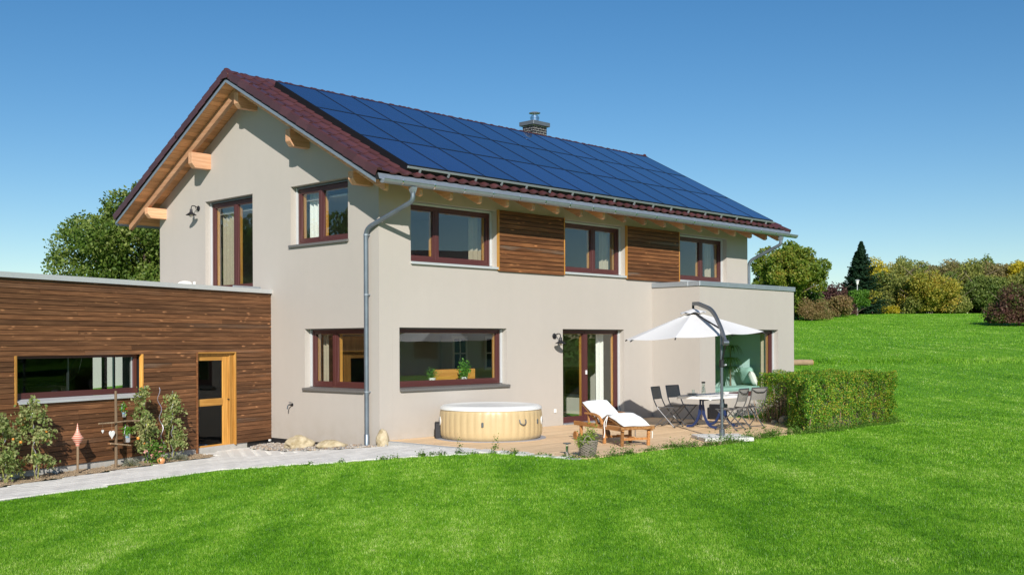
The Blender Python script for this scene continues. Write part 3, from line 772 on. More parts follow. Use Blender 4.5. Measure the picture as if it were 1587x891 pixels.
def smoothpath(pts, r=.12, n=5):
    P = [Vector(p) for p in pts]; out = [P[0]]
    for i in range(1, len(P)-1):
        a, b, c = P[i-1], P[i], P[i+1]; d1 = (a-b).normalized(); d2 = (c-b).normalized()
        rr = min(r, (a-b).length*.45, (c-b).length*.45)
        for k in range(n+1):
            t = k/n; out.append((b+d1*rr)*(1-t)**2 + b*2*t*(1-t) + (b+d2*rr)*t*t)
    return out + [P[-1]]
dp = MB().tube(smoothpath([(.10,GY,4.86),(.10,GY,4.66),(-.10,.275,4.20),(-.10,.275,-.2)], .16), .047, 14).build('downpipe', 'zinc_pipe', house, smooth=True)
MB().lathe([(.05,-.02),(.075,.05),(.085,.10)], 4, (0,0,0)).build('outlet_funnel', 'zinc', dp, loc=(.10,GY,4.82), rot=(0,0,R(45)))
MB().lathe([(.047,0),(.056,.0),(.056,.34),(.047,.35)], 14, (-.10,.275,-.2)).build('pipe_socket', 'zinc_pipe', dp, smooth=True)
for z in (.98, 2.9, 4.08):
    cl = MB().lathe([(.047,-.015),(.053,-.015),(.053,.015),(.047,.015)], 14, (-.10,.275,z)); cl.box(-.06,.005,.262,.288,z-.012,z+.012)
    cl.build('pipe_clamp', 'zinc', dp)
dq = MB().tube(smoothpath([(13.95,GY,4.86),(13.95,GY,4.70),(13.80,.05,4.26),(13.80,.05,-.1)], .16), .047, 12).build('downpipe', 'zinc_pipe', house, smooth=True)
MB().lathe([(.05,-.02),(.075,.05),(.085,.10)], 4, (0,0,0)).build('outlet_funnel', 'zinc', dq, loc=(13.95,GY,4.82), rot=(0,0,R(45)))
# ---- chimney
cw, cd = .29, .215
ch = MB().box(-cw+.008, cw-.008, -cd+.008, cd-.008, 7.4, 8.204).build('chimney', 'white', house, loc=(9.66, 4.63, 0))
M['brick'] = simple('black_clinker_brick', (.028,.023,.026), .5, var=.3, rand=.3, bscale=80)
bz = .068; bl = .145
def bricks():
    z = 7.72; r = 0; me_cache = {}
    while z < 8.18:
        h = min(bz, 8.203-z)-.012
        for f, half in ((lambda u,v,w: (u,-cd-w+.008,v), cw), (lambda u,v,w: (-cw-w+.008,-u,v), cd), (lambda u,v,w: (cw+w-.008,u,v), cd)):
            u = -half - (bl/2 if r % 2 else 0)
            while u < half:
                a, b = max(u, -half)+.0065, min(u+bl, half)-.0065
                if b-a > .02: MB().mbox(f, a, b, z, z+h, 0, .009).build('brick', 'brick', ch)
                u += bl
        z += bz; r += 1
bricks()
MB().box(-cw-.07, cw+.07, -cd-.07, cd+.07, 8.205, 8.325).build('chimney_cap', 'slate_cap', ch, bevel=.008)
MB().lathe([(.16,8.326),(.125,8.36),(.125,8.44),(.135,8.445),(.135,8.49),(.125,8.495),(.105,8.5),(.105,8.53),(.0,8.53)], 20).build('flue', 'steel', ch, smooth=True)
MB().lathe([(.05,8.53),(.05,8.585),(.16,8.59),(.17,8.605),(.10,8.63),(.0,8.64)], 20).build('cowl', 'zinc_flat', ch, smooth=True)

# ---- solar array
arr = thing('solar_array', 'black framed blue solar panels in three rows covering the tiled roof slope', 'solar panels', (0,0,0))
def mat_pv():
    m, nt, out = newmat('solar_glass')
    p = coords(nt, (1,1,1), rand=3.0)
    n = noise(nt, p, .8, 3)
    oi = nt.nodes.new('ShaderNodeObjectInfo')
    c = mix(nt, n, (.013,.030,.108), (.020,.042,.142))
    c = mix(nt, oi.outputs['Random'], mix(nt, 1.0, c, (.86,)*3, 'MULTIPLY'), mix(nt, 1.0, c, (1.14,)*3, 'MULTIPLY'))
    tc = nt.nodes.new('ShaderNodeTexCoord'); sp = nt.nodes.new('ShaderNodeSeparateXYZ'); lk(nt, tc.outputs['Object'], sp.inputs[0])
    w = node(nt, 'ShaderNodeMath', operation='PINGPONG'); lk(nt, sp.outputs[0], w.inputs[0]); w.inputs[1].default_value = .0785
    l = node(nt, 'ShaderNodeMath', operation='LESS_THAN'); lk(nt, w.outputs[0], l.inputs[0]); l.inputs[1].default_value = .0022
    c = mix(nt, l.outputs[0], c, (.03,.055,.14))
    bsdf(nt, out, c, .035, spec=.75, coat=.0, bump=noise(nt, p, 1.3, 2), bstr=.012, bdist=.02); return m
M['pv'] = mat_pv()
pw, ph = 1.047, 1.658
PX0, PS0 = .05, .15
pane_me = MB().box(.016, pw-.016, .016, ph-.016, .015, .034).mesh('solar_pane'); pane_me.materials.append(M['pv'])
fr_ = MB()
fr_.box(.004,pw-.004,.004,.022,0,.04); fr_.box(.004,pw-.004,ph-.022,ph-.004,0,.04); fr_.box(.004,.018,.0185,ph-.0185,0,.04); fr_.box(pw-.018,pw-.004,.0185,ph-.0185,0,.04); fr_.box(.018,pw-.018,.018,ph-.018,.004,.0145)
frame_me = fr_.mesh('panel_frame'); frame_me.materials.append(M['black_gloss'])
for r in range(3):
    for c in range(13):
        o = link(frame_me, 'solar_panel', None, arr)
        o.matrix_world = Matrix.Translation(E0 - Vector((XL,0,0)) + SV*(PS0+r*ph) + NV*.13 + Vector((PX0+c*pw,0,0))) @ tilt
        g_ = link(pane_me, 'pane', None, o)
def onroof(u, s, n): return E0 - Vector((XL,0,0)) + Vector((u,0,0)) + SV*s + NV*n
rail = MB().mbox(onroof, PX0-.02, PX0+13*pw+.05, PS0-.035, PS0-.003, .105, .145).build('mounting_rail', 'zinc_flat', arr, bevel=.004)
for k in range(3):
    MB().mbox(onroof, PX0-.0, PX0+13*pw+.0, PS0+k*ph+.35, PS0+k*ph+.39, .05, .1).build('mounting_rail', 'black_gloss', arr)
    MB().mbox(onroof, PX0-.0, PX0+13*pw+.0, PS0+k*ph+1.25, PS0+k*ph+1.29, .05, .1).build('mounting_rail', 'black_gloss', arr)
hk = MB().mbox(lambda u,v,w: (u,v,w), -.012,.012,-.03,.012,.03,.104).mesh('roof_hook'); hk.materials.append(M['zinc_flat'])
for k in range(18):
    o = link(hk, 'roof_hook', None, arr); o.matrix_world = Matrix.Translation(onroof(PX0+.3+k*.76, PS0-.03, .005)) @ tilt
MB().mbox(onroof, PX0-.01, PX0+.0, PS0, PS0+3*ph, .03, .165).build('side_gap_shade', 'black_gloss', arr)  # black strip stands in for the shade under the left panel edge
MB().mbox(onroof, PX0, PX0+13*pw, PS0+.02, PS0+.025, .02, .125).build('lower_gap_shade', 'black', arr)  # black sheet drawn for the shaded gap between lower rail and tiles
# ---- rooms behind the windows
def rooms():
    MB().box(TH+.002, W_-TH-.002, TH+.002, D_-TH-.002, -.10, .0).build('ground_floor', 'floor', house)
    MB().box(9.35, 13.38, -1.13, TH, -.10, .001).build('extension_floor', 'floor', house)
    MB().box(TH+.002, W_-TH-.002, TH+.002, D_-TH-.002, 2.62, 3.1).build('upper_floor', 'inner', house)
    MB().box(TH+.002, W_-TH-.002, TH+.002, D_-TH-.002, 5.02, 5.06).build('upper_ceiling', 'inner', house)
    for z0, z1 in ((.001,2.619),(3.101,5.019)):
        MB().box(TH+.003, W_-TH-.003, 4.0, 4.1, z0, z1).build('partition', 'inner', house)
        if z0 > 1: MB().box(4.5, 4.6, TH+.003, 3.999, z0, z1).build('partition', 'inner', house)
        MB().box(8.75, 8.85, TH+.003, 3.999, z0, z1).build('partition', 'inner' , house)
    MB().box(13.30, 13.305, -1.12, 3.9, .002, 2.6).build('mint_wall', 'mint', house)
    MB().box(8.86, 13.29, 2.97, 2.995, .002, 2.6).build('mint_wall', 'mint', house)
rooms()
# curtains, furniture and pots seen through the glass
def curtain(loc, width, h, ang, mat, label):
    mb = MB(); n = 40; vs = []
    for i in range(n+1):
        t = i/n; u = (t-.5)*width; d = .03*math.sin(t*width*48)+.012*math.sin(t*width*17+1)
        for z in (0, h): vs.append((u, d, z)); vs.append((u, d+.006, z))
    fs = []
    for i in range(n):
        a = 4*i; b = 4*(i+1); fs += [(a,b,b+2,a+2),(a+1,a+3,b+3,b+1)]
    mb.add(vs, fs)
    o = mb.build('curtain', mat, None, smooth=True, loc=loc, rot=(0,0,ang)); settags(o, label, 'curtain')
    return o
curtain((.46,2.62,4.0), .42, 1.3, R(90), 'curtain_white', 'white lace curtain drawn aside in the upper gable window')
curtain((.46,6.12,3.12), .45, 2.1, R(90), 'curtain', 'cream curtain at the left edge of the balcony door')
curtain((.44,2.30,.95), .2, 1.3, R(90), 'curtain', 'narrow cream curtain in the lower gable window beside the downpipe')
curtain((3.12,.46,3.5), .42, 1.3, 0, 'curtain', 'cream curtain drawn to the right of the widest upper window')
curtain((7.62,.46,3.5), .34, 1.3, 0, 'curtain', 'cream curtain in the upper window between the two timber panels')
curtain((12.3,.46,3.5), .3, 1.3, 0, 'curtain', 'cream curtain in the upper window above the flat extension')
curtain((7.45,.47,.01), .26, 2.2, 0, 'curtain_white', 'white lace curtain hanging behind the right leaf of the patio door')
curtain((12.76,-1.0,.01), .13, 2.2, 0, 'curtain', 'pale curtain gathered at the right of the big picture window')
# ------------------------------------------------------------------ timber shed (garage) on the left
shed = thing('timber_shed', 'flat roofed shed clad in dark brown horizontal boards with a pine door', 'shed', SHO, SH_A)
fS = lambda u,v,w: (u, -w, v)
S0 = -10.5; ZB, ZT = -.155, 3.045
WIN = (-6.63, -3.86, 1.0, 1.755); DOOR = (-2.34, -1.215, -.27, 1.745)
NRW = 37; RH = (ZT-ZB)/NRW
# black membrane behind the boards, with the same openings
wallgrid(fS, [S0, 0], [-.27, ZT], [WIN, DOOR], .12).build('wall_membrane', 'black', shed, loc=(0,.03,0))
joints = [-9.1, -7.4, -6.15, -5.35, -5.2, -4.1, -3.05, -2.95, -1.6]
nbd = 0
for k in range(NRW):
    z0 = ZB + k*RH; zc = z0+RH/2
    spans = [(S0, 0)]
    cut = []
    if WIN[2]-.05 < zc < WIN[3]+.005: cut.append((WIN[0]-.045, WIN[1]+.045))
    if zc < DOOR[3]+.005: cut.append((DOOR[0]-.035, DOOR[1]+.035))
    for c0, c1 in cut:
        new = []
        for a, b in spans:
            if c0 > a: new.append((a, min(b,c0)))
            if c1 < b: new.append((max(a,c1), b))
        spans = new
    js = sorted(rnd.sample(joints, rnd.choice((1,1,2))))
    for a, b in spans:
        ed = [a] + [j for j in js if a+.5 < j < b-.5] + [b]
        for p0, p1 in zip(ed[:-1], ed[1:]):
            t = rnd.uniform(0,.003)
            mb = MB().add([fS(p0+.0015,z0+.005,.002),fS(p1-.0015,z0+.005,.002),fS(p1-.0015,z0+RH-.004,.002),fS(p0+.0015,z0+RH-.004,.002),
                           fS(p0+.0015,z0+.005,.026+t),fS(p1-.0015,z0+.005,.026+t),fS(p1-.0015,z0+RH-.004,.019+t),fS(p0+.0015,z0+RH-.004,.019+t)],
                          [(0,3,2,1),(4,5,6,7),(0,1,5,4),(1,2,6,5),(2,3,7,6),(3,0,4,7)])
            mb.build('board', 'board', shed); nbd += 1
# roof edge, plinth, end
cp = MB(); cp.box(S0, -.004, -.07, .26, ZT+.006, ZT+.012); cp.box(S0, -.004, -.075, -.066, ZT-.005, ZT+.085); cp.box(S0, -.004, -.066, .26, ZT+.0785, ZT+.085)
cp.build('roof_edge_flashing', 'alu', shed)
MB().box(-.9, -.003, .262, .29, ZT, ZT+.15).build('wall_upstand', 'zinc_flat', shed)
MB().prism([(S0,.262),(.05,.262),(1.98,6.4),(S0,6.4)], lambda u,v,w: (u,v,w), ZT-.12, ZT-.02).build('shed_roof', 'concrete', shed)
MB().box(S0, -.80, .001, .15, -.75, ZB-.002).build('plinth', 'concrete', shed)
MB().box(-.79, -.003, .02, .15, -.6, ZB-.003).build('end_membrane', 'black', shed)
MB().box(S0, S0+.1, .16, 6.4, -.4, ZT-.13).build('side_wall', 'board', shed)
# back wall with an open bay that lets daylight in behind the window
wallgrid(lambda u,v,w: (u, 6.3+w, v), [S0, 1.95], [-.4, ZT-.121], [(.80,1.88,-.3,2.45)], .1).build('back_wall', 'black', shed)
MB().prism([(S0+.1,.16),(.0,.16),(1.9,6.2),(S0+.1,6.2)], lambda u,v,w: (u,v,w), -.42, -.285).build('shed_floor', 'dark_floor', shed)
MB().prism([(.02,.2),(.05,.16),(1.95,6.2),(1.90,6.2)], lambda u,v,w: (u-.09,v,w), -.28, ZT-.125).build('added_dark_panel', 'black', shed)  # black panel added over the house wall so the door glass shows dark
MB().box(1.10,1.19,6.12,6.22,-.28,ZT-.13).build('bay_post', 'black', shed); MB().box(1.42,1.46,6.12,6.18,-.28,ZT-.13).build('bay_post', 'alu', shed)
# window
wn_ = MB(); a0,a1,b0,b1 = WIN
for (p0,p1,q0,q1) in ((a0,a1,b0+.03,b0+.13),(a0,a1,b1-.05,b1),(a0,a0+.06,b0+.131,b1-.051),(a1-.11,a1-.03,b0+.131,b1-.051)):
    wn_.mbox(fS, p0,p1,q0,q1,-.13,-.06)
sw = wn_.build('window', 'maroon', shed, bevel=.004)
MB().mbox(fS, a0+.05,a1-.10,b0+.12,b1-.04,-.1,-.094).build('pane', 'glass_shed', sw)
MB().mbox(fS, -4.0,-3.972,b0+.131,b1-.051,-.125,-.09).build('blind_rail', 'alu', sw)
MB().prism([(-.06,b0+.028),(.075,b0-.012),(.075,b0-.05),(.066,b0-.05),(.066,b0-.02),(-.06,b0+.02)], lambda u,v,w: fS(w,v,u), a0-.0,a1+.03).build('sill', 'alu', sw)
MB().mbox(fS, a0-.044,a0-.002,b0-.06,b1+.0,-.06,.04).build('timber_trim', 'pine', sw, bevel=.003)
MB().mbox(fS, a1+.002,a1+.044,b0-.0,b1+.0,-.12,.04).build('timber_trim', 'pine', sw, bevel=.003)
MB().mbox(fS, -5.32,-5.29,b0+.1,b1-.05,-.3,-.27).build('inner_post', 'graphite', sw)
# door
d0,d1,e0,e1 = DOOR
dr = MB()
for (p0,p1,q0,q1) in ((d0,d0+.05,e0,e1),(d1-.13,d1,e0,e1),(d0+.051,d1-.131,e1-.05,e1)): dr.mbox(fS,p0,p1,q0,q1,-.10,-.012)
door = dr.build('door', 'pine', shed, bevel=.004)
l0,l1,m0,m1 = d0+.053, d1-.133, e0+.015, e1-.053
lf = MB()
for (p0,p1) in ((l0,l0+.035),(l1-.17,l1)): lf.mbox(fS,p0,p1,m0,m1,-.075,-.035)
leaf = lf.build('door_stile', 'pine', door, bevel=.004)
for (q0,q1) in ((m0,m0+.13),(.675,.82),(m1-.09,m1)): MB().mbox(fS,l0+.036,l1-.171,q0,q1,-.073,-.037).build('door_rail', 'pine_x', door, bevel=.004)
for q0,q1 in ((m0+.131,.674),(.821,m1-.091)): MB().mbox(fS,l0+.036,l1-.171,q0,q1,-.058,-.054).build('pane', 'glass_shed', door)
MB().mbox(fS, l1-.035,l1-.012,.78,.80,-.035,-.0).build('handle', 'iron', door)
MB().mbox(fS, d0-.033,d0-.002,e0+.02,e1+.03,.0,.045).build('timber_trim', 'board_warm', door, bevel=.003)
MB().mbox(fS, d1+.002,d1+.034,e0+.1,e1+.03,-.03,.04).build('timber_trim', 'pine', door, bevel=.003)
MB().mbox(fS, d0-.001,d1+.001,e1+.003,e1+.03,-.05,.04).build('timber_trim', 'pine_x', door, bevel=.003)
# small white box at the end of the shed
q = shp(-.12, .06); bx = MB().box(-.028,.028,-.02,.02,0,.042).build('junction_box', 'white', None, bevel=.006, loc=(q[0],q[1],-.19), rot=(R(8),0,SH_A)); settags(bx, 'small white plastic box on the black membrane at the shed end', 'box')
# things inside the shed
def shedloc(s, d): q = SHO + SHD*s - SHN*d; return (q.x, q.y)
M['car_paint'] = simple('dark_blue_car_paint', (.012,.035,.055), .2, .2, var=.05, spec=.6, coat=.6)
M['rubber'] = simple('black_rubber', (.015,.015,.016), .75)
M['red_plastic'] = simple('red_plastic', (.35,.02,.02), .4)
M['blue_cloth'] = simple('blue_cloth', (.06,.25,.5), .8)
car = thing('parked_car', 'dark blue car with raised tailgate standing inside the timber shed', 'car', (*shedloc(-5.15,3.0), -.285), SH_A)
body = [( -1.7,.28),(-1.72,.6),(-1.5,.85),(-.9,.98),(-.35,1.42),(1.2,1.5),(1.62,1.45),(1.7,1.0),(1.78,.7),(1.76,.32),(1.25,.26),(-1.2,.26)]
MB().prism(body, lambda u,v,w: (u,w,v), -.82,.82).build('body', 'car_paint', car, bevel=.06, seg=2)
for sx in (-1.12,1.12):
    for sy in (-.84,.68):
        wl_ = MB().lathe([(.0,-.02),(.2,-.02),(.3,.0),(.31,.1),(.3,.18),(.0,.18)], 20); o = wl_.build('wheel', 'rubber', car, loc=(sx,sy,.31), rot=(R(-90),0,0))
        MB().lathe([(.0,-.028),(.17,-.03),(.18,-.01),(.0,-.0)], 12).build('rim', 'alu', o)
MB().prism([(-.25,1.36),(.5,1.42),(.5,1.02),(-.72,1.0)], lambda u,v,w: (u,w,v), -.825,-.8205).build('side_window', 'black_gloss', car)
MB().prism([(.58,1.42),(1.35,1.4),(1.5,1.05),(.58,1.02)], lambda u,v,w: (u,w,v), -.825,-.8205).build('side_window', 'black_gloss', car)
tg = MB().prism([(1.55,1.5),(2.0,2.25),(2.12,2.2),(1.95,1.62),(1.68,1.42)], lambda u,v,w: (u,w,v), -.7,.7).build('tailgate', 'car_paint', car, bevel=.03)
bin_ = MB().lathe([(.0,0),(.2,.0),(.24,.55),(.25,.56),(.25,.6),(.0,.61)], 16).build('red_bin', 'red_plastic', None, smooth=True, loc=(*shedloc(-1.85,1.2),-.285)); settags(bin_, 'dull red container standing in the dark behind the shed door', 'bin')
bag = MB().lathe([(.0,0),(.16,.01),(.21,.07),(.14,.13),(.05,.15),(.0,.15)], 10).build('blue_bag', 'blue_cloth', None, smooth=True, loc=(*shedloc(-1.72,.45),-.285)); settags(bag, 'crumpled pale blue bag on the shed floor behind the door glass', 'bag')
wb = thing('work_bench', 'dark bench with clutter seen through the lower shed door glass', 'bench', (*shedloc(-1.45,1.5),-.285), SH_A)
MB().box(-.35,.35,-.3,.3,.42,.47).build('bench_top', 'iron', wb)
for sx in (-.3,.3):
    for sy in (-.25,.25): MB().box(sx-.03,sx+.03,sy-.03,sy+.03,0,.419).build('leg', 'iron', wb)
# white chair on the shed roof terrace
chr_ = thing('shell_chair', 'white plastic shell chair on the shed roof terrace below the wall lamp', 'chair', (-.75,6.15,2.60), R(165))
mb = MB(); n = 12; vs = []; ROWS = [(.0,.43,.22),(.12,.43,.24),(.24,.47,.24),(.29,.60,.22),(.32,.78,.17)]
for yy, zz, ww in ROWS:
    for i in range(n+1):
        t = i/n*2-1; vs.append((t*ww, yy-.12+.05*(1-t*t)*(zz>.5), zz+.05*t*t*(zz<.5)-.05*(abs(t)**3)*(zz>.7)))
fs = [(r*(n+1)+i, r*(n+1)+i+1, (r+1)*(n+1)+i+1, (r+1)*(n+1)+i) for r in range(4) for i in range(n)]
sh = mb.add(vs, fs).build('seat_shell', 'white', chr_, smooth=True); so = sh.modifiers.new('thickness', 'SOLIDIFY'); so.thickness = .012
for sx, sy in ((-.18,-.1),(.18,-.1),(-.18,.15),(.18,.15)): MB().tube([(sx*.5,sy*.5,.42),(sx,sy,0)], .012, 6).build('leg', 'pine', chr_)
st = MB().lathe([(.05,0),(.035,.02),(.03,.3),(.034,.36),(.0,.37)], 10).build('candle_holder', 'white', None, smooth=True, loc=(-.7,5.72,3.0)); settags(st, 'small white candle holder beside the shell chair on the shed roof', 'candle holder')

# ------------------------------------------------------------------ lamps, tap, socket on the walls
M['bulb'] = simple('milk_glass', (.75,.68,.5), .25)
def wall_lamp(loc, rz, label):
    t = thing('wall_lamp', label, 'lamp', loc, rz, 'black farmhouse lamps on the rendered walls')
    # local: wall at y=0, outward -y
    MB().lathe([(.0,0),(.062,0),(.066,.012),(.05,.024),(.0,.03)], 18).build('wall_plate', 'iron', t, smooth=True, rot=(R(90),0,0))
    MB().tube(smoothpath([(0,-.01,.0),(0,-.10,.055),(0,-.19,.05),(0,-.20,-.03)], .06), .011, 8).build('arm', 'iron', t, smooth=True)
    MB().tube([(0,-.02,-.05),(0,-.07,-.02),(0,-.10,.045)], .006, 6).build('scroll', 'iron', t)
    MB().lathe([(.03,.0),(.034,-.06),(.04,-.07),(.045,-.085),(.125,-.14),(.128,-.146),(.04,-.095),(.03,-.08)], 22, (0,-.20,-.03)).build('shade', 'iron', t, smooth=True)
    MB().lathe([(.0,-.175),(.03,-.165),(.042,-.135),(.036,-.1),(.0,-.09)], 16, (0,-.20,-.03)).build('bulb', 'bulb', t, smooth=True)
    cg = MB()
    for k in range(4):
        a = k*math.pi/2+.4; cg.tube([(.06*math.cos(a),-.2+.06*math.sin(a),-.13),(.055*math.cos(a),-.2+.055*math.sin(a),-.2),(0,-.2,-.225)], .003, 5)
    cg.build('bulb_cage', 'iron', t)
    return t
wall_lamp((-.002,6.72,5.18), R(-90), 'black lamp with lit looking bulb high on the gable wall by the balcony door')
wall_lamp((5.20,-.002,2.09), 0, 'black lamp on the front wall left of the patio door')
tap = thing('garden_tap', 'small dark garden tap on the gable wall above the boulders', 'tap', (-.002,2.92,.63), R(-90))
MB().lathe([(.0,0),(.035,0),(.035,.012),(.014,.014),(.014,.1),(.0,.1)], 12).build('tap_body', 'iron', tap, rot=(R(90),0,0))
MB().tube(smoothpath([(0,-.07,0),(0,-.12,-.01),(0,-.13,-.09)], .03), .013, 8).build('spout', 'graphite', tap, smooth=True)
MB().tube([(-.045,-.06,.05),(.045,-.06,.05)], .008, 6).build('handle', 'graphite', tap); MB().tube([(0,-.06,.0),(0,-.06,.05)], .006, 6).build('spindle', 'graphite', tap)
sk = MB().box(-.04,.04,-.018,0,-.045,.045).build('wall_socket', 'white', None, bevel=.006, loc=(5.22,-.003,.36)); settags(sk, 'small white power socket on the front wall beside the patio door', 'socket')

# ------------------------------------------------------------------ leaves for small plants
def leafmat(name, *cols, **k): M[name] = mat_leaf(name, list(cols), **k)
leafmat('tomato_leaf', (.08,.13,.03), (.19,.27,.07), (.36,.38,.17), (.46,.42,.2), scale=3)
leafmat('herb_leaf', (.05,.14,.012), (.12,.3,.03), (.2,.42,.05), scale=8)
leafmat('weed_leaf', (.05,.12,.012), (.11,.22,.03), (.2,.3,.06), scale=4)
leafmat('lavender', (.12,.14,.1), (.24,.26,.2), (.33,.33,.26), scale=8)
leafmat('basket_leaf', (.10,.2,.02), (.22,.33,.04), (.36,.38,.08), scale=9)
M['stem'] = simple('green_stem', (.22,.22,.06), .7)
M['spiral'] = simple('galvanised_spiral', (.5,.48,.55), .35, .7)
M['ripe'] = simple('ripening_tomato', (.62,.25,.04), .35, var=.5, scale=14)
M['green_fruit'] = simple('green_tomato', (.35,.38,.08), .35, var=.3)
def spiral_stake(parent, h, lean=(0,0), name='spiral_stake', r=.018, turns=6, off=(0,0)):
    pts = [(off[0]+lean[0]*t+r*math.cos(t*turns*6.28), off[1]+lean[1]*t+r*math.sin(t*turns*6.28), t*h) for t in np.linspace(0,1,turns*8)]
    return MB().tube(pts, .0065, 5).build(name, 'spiral', parent, smooth=True)
def tomato(s, h, wid, label, n=900, lean=0, seed=1):
    x, y = shp(s, .36); t = thing('tomato_plant', label, 'plant', (x,y,Tz(x,y)+.02), SH_A, 'tomato plants on spiral stakes before the timber wall')
    g = np.random.default_rng(seed)
    spiral_stake(t, h+.02, (lean,0))
    st = MB()
    st.tube([(.02,0,0),(.05,-.03,h*.3),(.0+lean*.6,.02,h*.6),(lean,0,h*.95)], [.012,.011,.009,.004], 6)
    st.tube([(.0,.02,0),(-.06,.04,h*.3),(-.05,.0,h*.6),(lean*.8,.0,h*.8)], [.011,.010,.008,.004], 6)
    ends = []
    for k in range(22):
        z = h*g.uniform(.2,1); a = g.uniform(0,6.28); L = wid*g.uniform(.5,1)*(1-.45*(z/h)**2)
        p0 = np.array([lean*z/h, 0, z]); p1 = p0+[math.cos(a)*L, math.sin(a)*L*.6, L*g.uniform(-.1,.3)]; p2 = p1+[math.cos(a)*.08, math.sin(a)*.05, -.1]
        st.tube([p0,p1,p2], [.006,.004,.003], 5); ends += [(p0,p1),(p1,p2)]
    st.build('stem', 'stem', t, smooth=True)
    P = []
    for k in range(n):
        a, b = ends[g.integers(len(ends))]; q = a+(b-a)*g.uniform(.2,1.1); P.append(q+g.normal(size=3)*[.04,.035,.045])
    P = np.array(P); V, F = leaves(P, g.uniform(.03,.085,len(P)), aspect=.6, droop=.5)
    fast('foliage', V, F, 'tomato_leaf', t)
    fr = MB()
    for k in range(7):
        a, b = ends[g.integers(len(ends))]; q = b+g.normal(size=3)*.03; r = g.uniform(.018,.03)
        MB().lathe([(.0,-r),(r*.7,-r*.7),(r,0),(r*.75,r*.7),(.0,r*.85)], 10, q).build('tomato', 'ripe' if k % 3 else 'green_fruit', t, smooth=True)
    return t
tomato(-7.12, 1.05, .36, 'tall tomato plant cut by the left picture edge', 1500, -.05, 3)
tomato(-6.53, 1.33, .36, 'tomato plant with yellow fruit below the shed window', 1500, -.12, 5)
tomato(-4.05, 1.42, .25, 'slim tomato plant just right of the post with hanging pots', 1300, -.1, 8)
tomato(-3.42, 1.30, .24, 'tomato plant nearest to the pine shed door', 1200, -.0, 12)
x, y = shp(-3.66, .40); sp = thing('spiral_rod', 'bare wavy metal plant rod between the two right tomato plants', 'plant stake', (x,y,Tz(x,y)), SH_A); spiral_stake(sp, 1.42, (-.16,0), 'rod', .03, 4)
def lavender(s, off, r, label, seed, n=420):
    x, y = shp(s, off); t = thing('lavender_bush', label, 'plant', (x,y,Tz(x,y)+.03), 0, 'lavender bushes in the sandy bed')
    g = np.random.default_rng(seed); d = unit(g.normal(size=(n,3))*[1,1,.8]); d[:,2] = np.abs(d[:,2])
    P = d*g.uniform(.3,1,(n,1))*r*[1,1,.8]
    V, F = leaves(P, .05, N=np.cross(d, g.normal(size=(n,3))), spread=.2, aspect=.22); fast('foliage', V, F, 'lavender', t)
    st = MB()
    for k in range(12): st.tube([(0,0,0), P[k]*.9], .003, 4)
    st.build('stem', 'stem', t)
lavender(-4.50, .42, .19, 'grey green lavender bush beside the foot of the post', 4)
lavender(-3.36, .50, .17, 'silvery lavender bush near the foot of the shed door', 9)
def flowers(s, off, label):
    x, y = shp(s, off); t = thing('flowering_plant', label, 'plant', (x,y,Tz(x,y)+.02))
    g = np.random.default_rng(21); P = g.normal(size=(420,3))*[.10,.09,.12]+[0,0,.2]; P[:,2] = np.abs(P[:,2])
    V, F = leaves(P, .06); fast('foliage', V, F, 'weed_leaf', t)
    M['pink'] = simple('pink_petal', (.7,.3,.28), .7)
    for k in range(9):
        q = P[k*7]+[0,-.03,.03]; V, F = leaves(q+g.normal(size=(14,3))*.016, .035); fast('flower', V, F, 'pink', t)
flowers(-3.98, .5, 'low plant with pink flowers at the foot of a tomato plant')
x, y = shp(-3.98, .62); M['yellow_red'] = simple('yellow_red_ball', (.75,.3,.12), .4, var=.6, scale=9)
pb = MB().lathe([(.0,.0),(.05,.01),(.075,.06),(.06,.11),(.02,.13),(.0,.13)], 16).build('garden_ball', 'yellow_red', None, smooth=True, loc=(x,y,Tz(x,y)+.02)); settags(pb, 'small red and yellow garden ornament on the sandy bed', 'ornament')
# ceramic finial on a stake
M['terracotta'] = None
def mat_stripes():
    m, nt, out = newmat('striped_ceramic'); tc = nt.nodes.new('ShaderNodeTexCoord'); sp = nt.nodes.new('ShaderNodeSeparateXYZ'); lk(nt, tc.outputs['Object'], sp.inputs[0])
    w = node(nt, 'ShaderNodeMath', operation='PINGPONG'); lk(nt, sp.outputs[2], w.inputs[0]); w.inputs[1].default_value = .018
    l = ramp(nt, w.outputs[0], [(.006, (.62,.17,.11)),(.011, (.7,.45,.36))]); bsdf(nt, out, l, .35); return m
M['terracotta'] = mat_stripes()
x, y = shp(-5.68, .36); fin = thing('garden_finial', 'striped red ceramic spire on a short wooden stake', 'garden ornament', (x,y,Tz(x,y)))
M['grey_wood'] = mat_boards('weathered_post', (.22,.15,.09), (.38,.28,.18), grey=0, axis=2, rand=3, knots=False)
MB().tube([(0,0,-.05),(0,0,.50)], .02, 10).build('stake', 'grey_wood', fin, smooth=True)
MB().lathe([(.0,.49),(.032,.49),(.036,.53),(.06,.56),(.085,.605),(.1,.63),(.085,.645),(.055,.69),(.03,.745),(.015,.81),(.006,.87),(.0,.885)], 22).build('finial', 'terracotta', fin, smooth=True)
